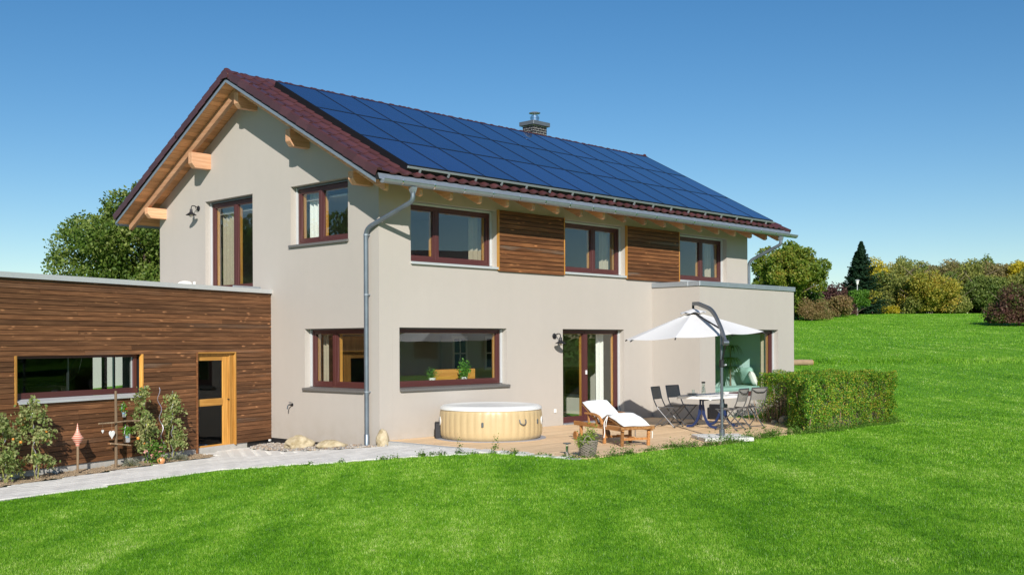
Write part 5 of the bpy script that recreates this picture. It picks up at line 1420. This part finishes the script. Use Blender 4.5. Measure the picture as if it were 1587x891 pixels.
g = np.random.default_rng(6); P = np.concatenate([g.normal(size=(420,3))*[.075,.075,.05]+[-.07,-.0,.31], g.normal(size=(330,3))*[.05,.05,.09]+[.08,-.02,.38], g.normal(size=(160,3))*[.05,.04,.06]+[-.16,.06,.27]])
V, F = leaves(P, g.uniform(.025,.05,len(P))); fast('foliage', V, F, 'basket_leaf', bk)
st = MB()
for k in range(16): q = P[420+k*19]; st.tube([(q[0]*.5,q[1]*.5,.2),q+np.array([0,0,.05])], .003, 4)
st.build('stem', 'stem', bk)
bo = thing('bollard_light', 'short steel bollard light standing on the deck corner left of the basket', 'light', (.52,-4.40,.015))
MB().lathe([(.0,0),(.05,0),(.05,.008),(.026,.01),(.026,.15),(.0,.15)], 18).build('post', 'steel', bo, smooth=True)
MB().lathe([(.0,.15),(.024,.15),(.024,.185),(.0,.185)], 16).build('lens', 'bulb', bo); MB().lathe([(.0,.185),(.07,.185),(.07,.197),(.0,.2)], 20).build('cap', 'graphite', bo, smooth=True)

# ------------------------------------------------------------------ hedge
def mat_hedge():
    m, nt, out = newmat('hedge_leaf'); geo = nt.nodes.new('ShaderNodeNewGeometry'); p = position(nt)
    n1 = noise(nt, p, .9, 3); n2 = noise(nt, p, 3.1, 4)
    f = mix(nt, .45, mix(nt, .4, n1, n2), geo.outputs['Random Per Island'])
    c = ramp(nt, f, [(.25,(.026,.10,.006)),(.42,(.078,.24,.012)),(.55,(.165,.35,.022)),(.66,(.38,.40,.035)),(.80,(.46,.25,.045))])
    b = nt.nodes.new('ShaderNodeBsdfPrincipled'); lk(nt, c, b.inputs['Base Color']); b.inputs['Roughness'].default_value = .5; b.inputs['Specular IOR Level'].default_value = .35
    t = nt.nodes.new('ShaderNodeBsdfTranslucent'); lk(nt, c, t.inputs[0]); mx = nt.nodes.new('ShaderNodeMixShader'); mx.inputs[0].default_value = .25
    lk(nt, b.outputs[0], mx.inputs[1]); lk(nt, t.outputs[0], mx.inputs[2]); lk(nt, mx.outputs[0], out.inputs[0]); return m
M['hedge'] = mat_hedge(); M['bark'] = simple('grey_brown_bark', (.16,.12,.09), .9, var=.35, scale=10, bscale=30, bstr=.6)
M['twig'] = simple('bare_tan_twig', (.30,.21,.13), .9, var=.3)
HEDGE = [(7.25,-5.33),(11.65,-5.36),(11.95,-5.0),(11.9,-4.0),(11.3,-3.0),(10.4,-2.75),(9.35,-2.82),(9.2,-3.3),(9.25,-4.0),(8.55,-4.1),(7.9,-4.5)]
def hedge():
    t = thing('box_hedge', 'clipped green hedge with yellow and brown patches between deck and lawn', 'hedge', (0,0,0))
    x0,x1,y0,y1 = 7.0,12.1,-5.6,-2.5; H = 1.20; g = np.random.default_rng(31)
    # signed distance to the outline
    seg = [(np.array(HEDGE[i]), np.array(HEDGE[(i+1)%len(HEDGE)])) for i in range(len(HEDGE))]
    def dist(x, y):
        d = np.full(x.shape, 1e9)
        for a, b in seg:
            ab = b-a; tt = np.clip(((x-a[0])*ab[0]+(y-a[1])*ab[1])/(ab@ab), 0, 1); d = np.minimum(d, np.hypot(x-a[0]-tt*ab[0], y-a[1]-tt*ab[1]))
        return d
    n = 900000; P = g.uniform([x0,y0,0],[x1,y1,H+.08],(n,3)); ins = inpoly(P[:,0],P[:,1],HEDGE); P = P[ins]
    d = dist(P[:,0],P[:,1]); 
    lump = .10*np.sin(P[:,0]*7+P[:,2]*4)*np.sin(P[:,1]*6+P[:,2]*5+1)+.05*np.sin(P[:,0]*2.3+1)*np.sin(P[:,2]*3+P[:,1]*3)
    top = H+.03*np.sin(P[:,0]*5)+.03*np.sin(P[:,1]*7+2)-P[:,2]
    hol = np.array([mn.noise(Vector((a*5.2,b*5.2,c*4.2))) for a,b,c in np.round(P*12)/12]) if False else np.sin(P[:,0]*11+2*np.sin(P[:,2]*7))*np.sin(P[:,1]*10+P[:,2]*9+1.3)*np.sin(P[:,2]*12+P[:,0]*5)
    dep = np.minimum(d - .02 + lump*.6, top) - np.clip(hol-.12,0,1)*.42
    low = P[:,2] < .22+.1*np.sin(P[:,0]*3)
    low = low & (P[:,0] < 9.8)
    keep = (dep > 0) & (dep < .24) & (g.uniform(0,1,len(P)) < np.where(low,.45,1)*np.exp(-dep*5))
    # thin, bare places at the left end
    bare = np.exp(-(((P[:,0]-9.25)/.25)**2+((P[:,1]+3.45)/.32)**2))*(P[:,2]<1.0) + .85*np.exp(-(((P[:,0]-9.2)/.3)**2+((P[:,1]+3.1)/.3)**2))*(P[:,2]<.45)
    keep &= g.uniform(0,1,len(P)) > bare*.72
    P = P[keep]
    up = np.clip(1-(H-P[:,2])/.25,0,1)[:,None]
    out = unit(P-np.array([9.9,-4.2,.6])); N = unit(out*[1,1,.2]*(1-up)+np.array([0,0,1])*up)
    V, F = leaves(P + np.array([0,0,.0]), g.uniform(.024,.05,len(P)), N=N, spread=1.0, aspect=.5)
    fast('foliage', V, F, 'hedge', t)
    # short upright shoots that break the clipped outline
    sh = MB()
    tw = MB()
    for k in range(40):
        a, b = seg[g.integers(len(seg))]; q = a+(b-a)*g.uniform(); c = np.array([9.9,-4.2]); q = q+(c-q)/np.linalg.norm(c-q)*g.uniform(.14,.3)
        tw.tube([(q[0],q[1],0),(q[0]+g.normal()*.06,q[1]+g.normal()*.06,g.uniform(.4,1.05))], [.012,.004], 4)
    for k in range(34):
        q = np.array([9.36,-3.3])+g.normal(size=2)*[.1,.28]; tw.tube([(q[0],q[1],0),(q[0]+g.normal()*.12,q[1]+g.normal()*.12,g.uniform(.3,.95))], [.010,.003], 4)
    tw.build('twig', 'twig', t, kind='stuff')
    core = MB().prism([(9.9+(x-9.9)*.86, -4.2+(y+4.2)*.80) for x,y in HEDGE[:6]]+[(10.3,-3.1),(9.75,-3.2),(9.7,-4.1),(8.7,-4.45),(8.1,-4.7)], lambda u,v,w: (u,v,w), .02, 1.0).build('inner_wood', 'bark', t)
hedge()
rock((9.30,-3.62), (.16,.13,.12), 'round white stone under the bare end of the hedge', 0, 11, .1)
rock((9.12,-3.45), (.09,.08,.06), 'small white stone beside the bare hedge end', 0, 13, .1)
# weeds along deck, hedge and path
def weeds():
    g = np.random.default_rng(77); P = []; S = []
    line = LAWN_EDGE[9:24]
    spots = []
    for a, b in zip(line[:-1], line[1:]):
        L = math.hypot(b[0]-a[0], b[1]-a[1]); 
        for k in range(max(1,int(L*6))): u = g.uniform(); spots.append((a[0]+(b[0]-a[0])*u, a[1]+(b[1]-a[1])*u, g.uniform(.03,.10), g.uniform(.04,.1)))
    for x in np.arange(2.9, 8.3, .16): spots.append((x, float(np.interp(x,[2.74,3.47,4.8,6.2,7.0,8.05],[-5.02,-5.37,-5.34,-5.18,-5.28,-5.55]))+g.normal()*.05, g.uniform(.06,.20), g.uniform(.06,.14)))
    for x in np.arange(7.2, 11.7, .22): spots.append((x, -5.45+g.normal()*.05, g.uniform(.05,.16), g.uniform(.06,.13)))
    for s in ((.45,-2.75,.22,.05),(-.55,-2.85,.2,.05),(.9,-5.1,.14,.1),(1.2,-5.15,.16,.1),(2.75,-5.05,.13,.12),(8.3,-4.25,.3,.06),(5.8,-5.15,.3,.05),(4.05,-5.4,.24,.06),(6.9,-5.2,.26,.06)): spots.append(s)
    for a, b in zip(LAWN_EDGE[7:9], LAWN_EDGE[8:10]):
        for k in range(1): u = g.uniform(); spots.append((a[0]+(b[0]-a[0])*u, a[1]+(b[1]-a[1])*u, g.uniform(.03,.08), g.uniform(.03,.06)))
    for x, y, h, r in spots:
        n = int(40+300*h*r/.012*.25); n = min(n, 160)
        q = np.stack([x+g.normal(size=n)*r*.6, y+g.normal(size=n)*r*.6, Tz(x,y)+np.abs(g.normal(size=n))*h*.55+.01],1); P.append(q); S.append(g.uniform(.02,.045,n))
    P = np.concatenate(P); V, F = leaves(P, np.concatenate(S), N=np.tile([0,0,1.],(len(P),1)), spread=.9)
    settags(fast('edge_weeds', V, F, 'weed_leaf'), 'low leafy weeds growing along the edge of deck, hedge and path', 'weeds', kind='stuff')
weeds()

# ------------------------------------------------------------------ inside: window herbs, bench, shelves, fireplace, extension seat
def herb(x, label, seed, tall):
    t = thing('potted_herb', label, 'potted plant', (x,.42,1.122), 0, 'potted herbs on the kitchen window ledge')
    MB().lathe([(.0,0),(.062,0),(.075,.085),(.07,.085),(.06,.07),(.0,.07)], 18).build('pot', 'white', t, smooth=True)
    g = np.random.default_rng(seed); n = 420
    P = g.normal(size=(n,3))*([.07,.05,.055] if not tall else [.055,.05,.10])+[0,0,.17 if not tall else .23]; V, F = leaves(P, .035 if not tall else .06, aspect=.35 if not tall else .75); fast('foliage', V, F, 'herb_leaf', t)
MB().box(.56,3.58,.345,.62,1.06,1.118).build('window_ledge', 'white', house)
herb(1.78, 'bushy green herb in a pale pot, left on the kitchen window ledge', 3, False); herb(2.72, 'taller green basil in a pale pot, right on the kitchen window ledge', 4, True)
bn = thing('kitchen_counter', 'pine board counter just inside the right half of the kitchen window', 'counter', (2.95,1.0,0))
MB().box(-.62,.62,-.05,.0,1.1,1.36).build('back_board', 'pine_x', bn); MB().box(-.62,.62,.0,.5,.96,.999).build('top', 'pine_x', bn)
for x in (-.58,.58): MB().box(x-.03,x+.03,.0,.45,0,.959).build('side', 'mint_cloth', bn)
cb = thing('wall_cupboard', 'cream wall cupboard with paned glass doors deep in the kitchen', 'cupboard', (6.15,3.85,1.2))
MB().box(-.85,.85,-.3,.1,0,.95).build('carcass', 'inner', cb)
for x in (-.58,.58):
    f_ = MB()
    for (a,b,c,d_) in ((-.26,-.2,.03,.92),(.2,.26,.03,.92),(-.199,.199,.03,.1),(-.199,.199,.85,.92),(-.015,.015,.101,.849),(-.199,-.016,.46,.49),(.016,.199,.46,.49)): f_.box(x+a,x+b,-.33,-.301,c,d_)
    dd_ = f_.build('door', 'white', cb); MB().box(x-.2,x+.2,-.318,-.312,.1,.85).build('pane', 'black_gloss', dd_)
tu = thing('oven_tower', 'tall pine kitchen unit with black oven seen in the lower gable window', 'kitchen unit', (1.9,3.2,0))
MB().box(-.5,.5,-.02,.6,0,2.1).build('carcass', 'pine', tu); MB().box(-.38,.42,-.06,-.021,.3,1.75).build('oven_front', 'black_gloss', tu)
fp = thing('fireplace', 'black fireplace insert in the living room wall behind the patio door', 'fireplace', (8.74,2.42,0), R(-90))
MB().box(-.33,.33,-.02,.0,.48,1.28).build('surround', 'graphite', fp); MB().box(-.25,.25,-.04,-.021,.56,1.2).build('insert', 'iron', fp)
bs = thing('window_seat', 'mint covered window seat behind the big picture window', 'bench', (11.2,-.45,0))
MB().box(-1.4,2.05,-.45,.25,0,.62).build('seat_base', 'white', bs); MB().box(-1.4,2.05,-.47,.27,.621,.72).build('seat_cushion', 'mint_cloth', bs, bevel=.03, seg=2)
def pillow(loc, rz, tilt_, s, label, mt):
    vs = []; fs = []; n = 10
    for side in (1,-1):
        for i in range(n+1):
            for j in range(n+1):
                u = i/n*2-1; v = j/n*2-1; e = max(0,(1-u**4)*(1-v**4)); k = 1-.10*(1-e)*(1-min(abs(u),abs(v)))
                vs.append((u*s*k, side*.11*s/.25*e**.6, v*s*k))
    k = n+1
    for o_ in (0,k*k):
        for i in range(n):
            for j in range(n): fs.append((o_+i*k+j,o_+(i+1)*k+j,o_+(i+1)*k+j+1,o_+i*k+j+1))
    o = MB().add(vs, fs).build('pillow', mt, None, smooth=True, loc=loc, rot=(tilt_,0,rz)); settags(o, label, 'pillow', 'pillows on the window seat')
pillow((12.88,-.62,.93), R(35), R(-24), .22, 'pale white green pillow in front on the window seat', 'curtain_white'); pillow((13.10,-.30,.98), R(75), R(-16), .27, 'mint green pillow leaning behind the pale one on the window seat', 'mint_cloth')
leafmat('palm_leaf', (.012,.035,.008), (.03,.08,.015), (.08,.15,.03), scale=6)
pl = thing('indoor_palm', 'dark green palm like pot plant at the left of the picture window', 'plant', (12.9,.12,.35))
MB().lathe([(.0,0),(.15,0),(.19,.3),(.17,.3),(.0,.27)], 18).build('pot', 'white', pl, smooth=True)
MB().tube([(0,0,.25),(.02,0,.8),(0,0,1.45)], [.03,.025,.015], 8).build('stem', 'bark', pl)
g = np.random.default_rng(9); fr = MB()
for k in range(170):
    a = g.uniform(0,6.28); z0 = g.choice([.85,1.1,1.45]); L = g.uniform(.3,.55); d = np.array([math.cos(a),math.sin(a),0]); pts = []
    for t_ in np.linspace(0,1,6): pts.append(np.array([0,0,z0])+d*L*(t_**.8)*.8+np.array([0,0,L*(.75*t_-1.25*t_*t_)]))
    sdv = np.array([-d[1],d[0],0])*.011; vs = []
    for i_, p_ in enumerate(pts): w_ = (1-(i_/5)**2)+.05; vs += [p_-sdv*w_, p_+sdv*w_]
    fr.add(vs, [(2*i_,2*i_+1,2*i_+3,2*i_+2) for i_ in range(5)])
fr.build('frond', 'palm_leaf', pl)
# ------------------------------------------------------------------ trees
def limb_tree(t, h, rx, trunk_r, crown_z0, g, nl=7, bark='bark'):
    mb = MB(); mb.tube([(0,0,-.3),(.04*h*g.normal()*.3,0,h*.25),(0,.02*h,h*.55),(.0,.0,h*.82)], [trunk_r*1.25,trunk_r,trunk_r*.7,trunk_r*.25], 8)
    mb.build('trunk', bark, t, smooth=True)
    lb = MB()
    for k in range(nl):
        a = k*2.4+g.uniform(-.4,.4); z0 = g.uniform(crown_z0*.8, h*.6); L = rx*g.uniform(.6,.95)
        lb.tube([(0,0,z0),(math.cos(a)*L*.5,math.sin(a)*L*.5,z0+L*.35),(math.cos(a)*L,math.sin(a)*L,z0+L*g.uniform(.5,.9))], [trunk_r*.45,trunk_r*.3,trunk_r*.08], 6)
    lb.build('limb', bark, t, smooth=True)
def crown_points(g, n, blobs, shell=.55):
    B = np.array(blobs); w = B[:,3]*B[:,4]; k = g.choice(len(B), n, p=w/w.sum()); b = B[k]
    d = unit(g.normal(size=(n,3))); r = g.uniform(shell**3, 1, n)**(1/3)
    # small bunches of leaves break up the outline of each clump
    bump = 1+.16*np.sin(d[:,0]*9+k*1.7)*np.sin(d[:,1]*8+k)*np.sin(d[:,2]*9+k*2.1)+.08*np.sin(d[:,0]*21+k)*np.sin(d[:,2]*19)
    P = b[:,:3] + d*(r*bump)[:,None]*np.stack([b[:,3],b[:,3],b[:,4]],1)
    return P, d
def tree(name, label, cat, loc, h, rx, mat, n, leaf, crown0=.25, seed=1, nblob=22, trunk_r=.16, group=None, shape='round', blobr=.36, aspect=.6, flat=1.0, bark='bark', ground=True):
    g = np.random.default_rng(seed)
    t = thing(name, label, cat, (loc[0],loc[1],Tz(loc[0],loc[1])), 0, group)
    z0 = h*crown0; cz = (z0+h)/2; rz = (h-z0)/2
    limb_tree(t, h, rx, trunk_r, z0, g, bark=bark)
    blobs = []
    for k in range(nblob):
        d = unit(g.normal(size=3)); 
        if shape == 'round': rr = g.uniform(.35,.86)
        else: rr = g.uniform(.3,.75)
        p = np.array([d[0]*rx*rr, d[1]*rx*rr, cz+d[2]*rz*rr])
        if shape == 'dome': p[2] = z0 + (h-z0)*g.uniform(.1,.78); q = math.sqrt(max(.05,1-((p[2]-z0)/(h-z0))**2)); a = g.uniform(0,6.28); p[0] = math.cos(a)*rx*q*g.uniform(.3,.72); p[1] = math.sin(a)*rx*q*g.uniform(.3,.72)
        s = g.uniform(.75,1.25)*blobr
        blobs.append((*p, rx*s, rx*s*flat*.85))
    blobs.append((0,0,cz,rx*.6,rz*.75))
    P, d = crown_points(g, n, blobs)
    P = P[P[:,2] > .06*h]
    sz = g.uniform(.7,1.3,len(P))*leaf
    V, F = leaves(P, sz, N=None, aspect=aspect, droop=.35)
    fast('foliage', V, F, mat, t)
    return t
leafmat('leaf_ash', (.045,.090,.012), (.09,.16,.02), (.18,.24,.045), (.33,.37,.12), scale=1.1)
leafmat('leaf_walnut', (0.060, 0.114, 0.014), (0.120, 0.192, 0.022), (0.204, 0.252, 0.030), (0.312, 0.240, 0.036), scale=.6)
leafmat('leaf_bright', (.05,.14,.012), (.09,.21,.02), (.14,.28,.03), scale=.8)
leafmat('leaf_purple', (.045,.018,.022), (.08,.032,.036), (.12,.055,.05), (.09,.07,.03), scale=.8)
leafmat('leaf_purple_green', (.05,.022,.024), (.11,.046,.042), (.16,.08,.055), (.08,.13,.02), (.13,.2,.03), scale=.7, island=.4)
leafmat('leaf_dry', (0.184, 0.115, 0.052), (0.299, 0.196, 0.092), (0.253, 0.218, 0.081), (0.196, 0.207, 0.057), scale=.6)
leafmat('leaf_olive', (0.096, 0.132, 0.029), (0.186, 0.222, 0.050), (0.300, 0.312, 0.072), (0.372, 0.348, 0.096), scale=.5)
leafmat('leaf_wood', (0.069, 0.119, 0.022), (0.131, 0.188, 0.040), (0.225, 0.269, 0.062), scale=.5)
leafmat('leaf_green', (0.041, 0.095, 0.016), (0.081, 0.162, 0.024), (0.149, 0.223, 0.038), scale=.5)
leafmat('leaf_orange', (0.119, 0.162, 0.022), (0.238, 0.259, 0.038), (0.432, 0.356, 0.049), (0.475, 0.281, 0.054), scale=.55, island=.45)
leafmat('leaf_yellow', (0.286, 0.242, 0.022), (0.495, 0.418, 0.028), (0.660, 0.550, 0.033), scale=.7)
leafmat('leaf_brown', (0.123, 0.123, 0.045), (0.224, 0.196, 0.084), (0.302, 0.246, 0.101), (0.213, 0.224, 0.067), scale=.5)
leafmat('leaf_spruce', (.014,.042,.022), (.026,.070,.034), (.055,.115,.05), scale=1.2)
# dense tree at the left behind the shed
tree('leafy_tree', 'dense dark green tree rising behind the left end of the house', 'tree', (3.2,15.2), 7.45, 3.0, 'leaf_ash', 76000, .11, .2, 3, 120, .2, blobr=.22, shape='round')
# right of the house
tree('walnut_tree', 'round yellowish green tree directly behind the right end of the house', 'tree', (77.4,34.2), 7.9, 3.9, 'leaf_walnut', 34000, .25, .12, 8, 60, .3, blobr=.22)
tree('purple_bush', 'dark purple bush between the round tree and the tall spruce', 'bush', (90.0,36.6), 3.2, 3.0, 'leaf_purple', 9000, .24, .0, 4, 18, .1, shape='dome', blobr=.34)
tree('dry_bush', 'dry brownish bush at the foot of the round yellowish tree', 'bush', (78.6,32.6), 2.0, 2.0, 'leaf_dry', 5000, .2, .0, 6, 14, .06, shape='dome', blobr=.34, aspect=.3)
tree('dry_bush', 'pale olive bush below the dark purple bush', 'bush', (88.5,34.9), 2.5, 1.7, 'leaf_dry', 5000, .2, .0, 7, 14, .06, shape='dome', blobr=.36)
def spruce(loc, h, rb, label, seed):
    g = np.random.default_rng(seed); t = thing('spruce_tree', label, 'tree', (loc[0],loc[1],Tz(*loc)), 0, 'dark spruces beyond the meadow')
    MB().tube([(0,0,-.3),(0,0,h*.5),(0,0,h)], [.18,.1,.015], 7).build('trunk', 'bark', t, smooth=True)
    P, N, S = [], [], []; z = h*.03; br = MB()
    while z < h*.985:
        fr_ = 1-z/h; L0 = rb*fr_**1.0*g.uniform(.85,1.12)+.08; nb_ = int(6+7*fr_)
        for k in range(nb_):
            a = k/nb_*6.28+g.uniform(-.35,.35)+z*3; L = L0*g.uniform(.75,1.12); d = np.array([math.cos(a),math.sin(a),0.])
            m_ = int(30+120*L/rb)
            u = g.uniform(.05,1,m_)**.62; droop = -.22*L*u+.16*L*u*u*1.5
            side = np.array([-d[1],d[0],0]); w = (1.06-u)*L*.36
            q = np.array([0,0,z])+d*(L*u)[:,None]+side*(g.uniform(-1,1,m_)*w)[:,None]+np.array([0,0,1])*(droop-np.abs(g.normal(size=m_))*.07)[:,None]
            P.append(q); N.append(np.tile([d[0]*.35,d[1]*.35,.95],(m_,1)))
            if g.uniform() < .35: br.tube([(0,0,z),(*(d*L*.9)[:2],z-.1*L)], [.03,.008], 4)
        z += .10+.16*fr_*h/7.5
    br.build('branch', 'bark', t)
    P = np.concatenate(P); V, F = leaves(P, g.uniform(.17,.32,len(P)), N=np.concatenate(N), spread=.55, aspect=.4); fast('foliage', V, F, 'leaf_spruce', t)
spruce((101.5,38.7), 8.3, 3.3, 'tallest dark spruce standing alone at the end of the meadow', 2)
spruce((102.6,39.8), 7.2, 2.7, 'slightly shorter dark spruce close behind the tallest one', 6)
tree('young_tree', 'small bright green tree in front of the dark spruces', 'tree', (94.2,35.7), 3.1, 1.25, 'leaf_bright', 5000, .2, .12, 12, 14, .07, blobr=.4)
tree('young_tree', 'thin young reddish tree at the right foot of the spruces', 'tree', (101.0,37.2), 3.0, .9, 'leaf_orange', 700, .2, .35, 13, 8, .05, blobr=.45)
lp = thing('street_lamp', 'white lantern on a post in front of the dark spruces', 'street lamp', (97.0,37.0,Tz(97.0,37.0)))
MB().tube([(0,0,-.2),(0,0,3.3)], [.05,.04], 10).build('lamp_post', 'alu', lp); MB().lathe([(.0,3.28),(.1,3.3),(.2,3.72),(.0,3.72)], 14).build('lantern', 'white', lp, smooth=True); MB().lathe([(.0,3.72),(.26,3.72),(.2,3.80),(.0,3.84)], 14).build('lamp_roof', 'alu', lp, smooth=True)
# wood along the far edge of the meadow, each tree its own
WOOD = [ # x, y, h, rx, mat, name, label, seed
 (118.6,44.6,6.4,3.0,'leaf_orange','reddish orange tree just right of the spruces at the meadow edge'),
 (114.0,42.4,7.3,2.6,'leaf_yellow','bright yellow tree top peeping out right behind the spruces'),
 (112.5,40.4,5.2,2.8,'leaf_wood','low green tree at the left end of the wood'),
 (116.4,41.1,6.9,3.2,'leaf_olive','broad olive tree second in the wood'),
 (111.3,37.8,5.3,2.9,'leaf_olive','pale olive tree with low branches at the wood edge'),
 (124.0,41.8,7.0,3.2,'leaf_wood','mid green tree standing further back in the wood'),
 (134.5,45.3,7.9,3.0,'leaf_brown','bare looking brown crown rising above the wood'),
 (109.9,34.3,5.3,3.0,'leaf_orange','golden orange tree in the middle of the wood edge'),
 (120.3,37.0,6.6,3.4,'leaf_brown','brownish tree behind the golden one'),
 (129.2,39.2,6.6,3.6,'leaf_olive','olive crown in the back row of the wood'),
 (138.3,41.3,6.6,3.4,'leaf_brown','brown olive crown farthest back in the wood'),
 (120.6,33.8,6.2,3.2,'leaf_olive','olive tree right of the golden one'),
 (129.6,35.9,6.9,3.4,'leaf_brown','tall brown green tree left of the yellow right end'),
 (118.6,31.2,4.7,2.8,'leaf_wood','low dark green tree above the purple bush'),
 (141.4,38.0,7.1,3.4,'leaf_wood','green crown in the back row near the right edge'),
 (131.9,33.5,7.3,3.4,'leaf_orange','orange brown tree at the right end of the wood'),
 (126.0,30.0,6.8,2.6,'leaf_yellow','bright yellow tree at the right picture edge'),
 (121.1,27.4,5.8,3.0,'leaf_olive','olive tree right at the picture edge'),
 (132.7,29.8,7.2,3.4,'leaf_brown','brown tree behind the yellow tree at the right edge'),
 (113.2,32.8,2.6,2.6,'leaf_olive','low olive shrub at the meadow edge right of the golden tree'),
 (109.1,35.7,1.9,2.2,'leaf_olive','low grey green shrub at the meadow edge left of the golden tree'),
 (112.9,33.9,2.2,1.2,'leaf_yellow','small yellow green shrub at the wood edge'),
 (135.0,59.3,3.6,3.0,'leaf_wood','distant dark green tree between the purple bush and spruce'),
 (117.5,43.0,6.0,2.6,'leaf_brown','rusty brown tree behind the reddish orange one'),
 (122.0,41.0,6.9,2.8,'leaf_olive','tall olive tree between green and brown crowns'),
 (127.0,39.8,7.0,2.8,'leaf_wood','green crown showing between the brown crowns'),
 (126.0,36.6,7.0,2.8,'leaf_olive','olive crown behind the golden tree'),
 (133.0,37.4,7.3,2.8,'leaf_olive','light olive crown in the back row above the gap'),
 (124.8,32.6,6.6,2.8,'leaf_brown','brownish tree above the big purple bush'),
 (115.6,35.2,5.0,2.4,'leaf_wood','dark green tree half behind the golden tree'),
 (116.8,38.6,5.6,2.5,'leaf_brown','bare brown tree left of the golden tree'),
 (145.0,63.0,3.9,3.4,'leaf_spruce','farthest dark tree tops left of the spruces')]
for k, (x, y, h, rx, mt, lb) in enumerate(WOOD):
    low = h < 3
    tree('shrub' if low else 'forest_tree', lb, 'shrub' if low else 'tree', (x,y), h, rx*(1 if low else 1.3), mt, 4500 if low else 14000, .22 if low else .25, .0 if low else -.06, 40+k, 14 if low else 42, .06 if low else .2, group='trees and shrubs of the wood beyond the meadow', shape='dome' if low else 'round', blobr=.34 if low else .25)
for k, (x, y, lb) in enumerate([(107.9,39.4,'left yellow flower clump in front of the wood'),(107.6,37.9,'right yellow flower clump in front of the wood')]):
    tree('yellow_flowers', lb, 'flowers', (x,y), .9, 1.2-.1*k, 'leaf_yellow', 900, .16, .0, 70+k, 10, .03, group='yellow flower clumps', shape='dome', blobr=.4)
tree('purple_bush', 'big purple and green bush on the slope at the right edge', 'bush', (78.6,14.2), 3.6, 2.9, 'leaf_purple_green', 18000, .17, .0, 17, 26, .1, shape='dome', blobr=.30)
def undergrowth():
    g = np.random.default_rng(55); n = 42000
    la = g.uniform(.315,.53,n); dd = g.uniform(131,150,n); h = np.where(dd<135, 2.4, 5.0)*(1+.35*np.sin(la*90)+.2*np.sin(la*230+1))
    x = CAM.x+FW.x*dd+RT.x*la*dd; y = CAM.y+FW.y*dd+RT.y*la*dd; z = T(x,y)+g.uniform(0,1,n)**.8*h
    V, F = leaves(np.stack([x,y,z],1), g.uniform(.25,.45,n)); settags(fast('undergrowth', V, F, 'leaf_wood'), 'dark leafy undergrowth filling the wood behind the first trees', 'undergrowth', kind='stuff')
undergrowth()
tree('dark_bush', 'dark green thicket in the shade under the round yellowish tree', 'bush', (80.5,35.0), 3.2, 3.2, 'leaf_green', 8000, .24, .0, 93, 20, .08, shape='dome', blobr=.34)
lg = thing('log', 'pale felled log lying on the grass just past the house end', 'log', (30.0,7.2,Tz(30.0,7.2)+.12), R(-38))
MB().tube([(-.5,0,0),(0,.02,.01),(.5,0,0)], [.14,.135,.13], 14).build('trunk_piece', 'twig', lg, smooth=True)
MB().lathe([(.0,0),(.125,0),(.125,.01),(.0,.01)], 14).build('cut_end', 'pine', lg, loc=(.5,0,0), rot=(0,R(90),0))
def far_side():
    g = np.random.default_rng(66); n = 46000
    a = g.uniform(R(150), R(345), n); r = g.uniform(74, 92, n); h = 5.5+1.5*np.sin(a*23)+np.sin(a*61+1)
    x = CAM.x+np.cos(a)*r; y = CAM.y+np.sin(a)*r; z = T(x,y)+g.uniform(0,1,n)**.8*h
    V, F = leaves(np.stack([x,y,z],1), g.uniform(.35,.6,n)); settags(fast('garden_wood', V, F, 'leaf_green'), 'dark line of trees around the garden mirrored in the window panes', 'wood', kind='stuff')
far_side()
# seen only in the glass: trees on the far side of the garden and the neighbour's roof
tree('garden_tree', 'green tree mirrored in the gable windows', 'tree', (-24,30), 11, 5.0, 'leaf_green', 14000, .32, .1, 91, 30, .3, blobr=.28)
tree('garden_tree', 'second green tree mirrored in the gable windows', 'tree', (-13,27), 9, 4.0, 'leaf_green', 12000, .3, .1, 92, 28, .3, blobr=.28)
nh = thing('neighbour_house', 'neighbouring house with dark red roof mirrored in the upper front windows', 'house', (34,-36,0), R(42))
MB().box(-7,7,-5,5,-.3,4.2).build('wall', 'plaster', nh)
rt_ = MB().prism([(-5.9,3.8),(0,8.0),(5.9,3.8),(5.6,3.8),(0,7.75),(-5.6,3.8)], lambda u,v,w: (w,u,v), -7.6,7.6).build('roof', 'tile', nh)
for x in (-4,0,4): MB().box(x-.7,x+.7,4.98,5.02,1.0,2.3).build('window', 'black_gloss', nh)
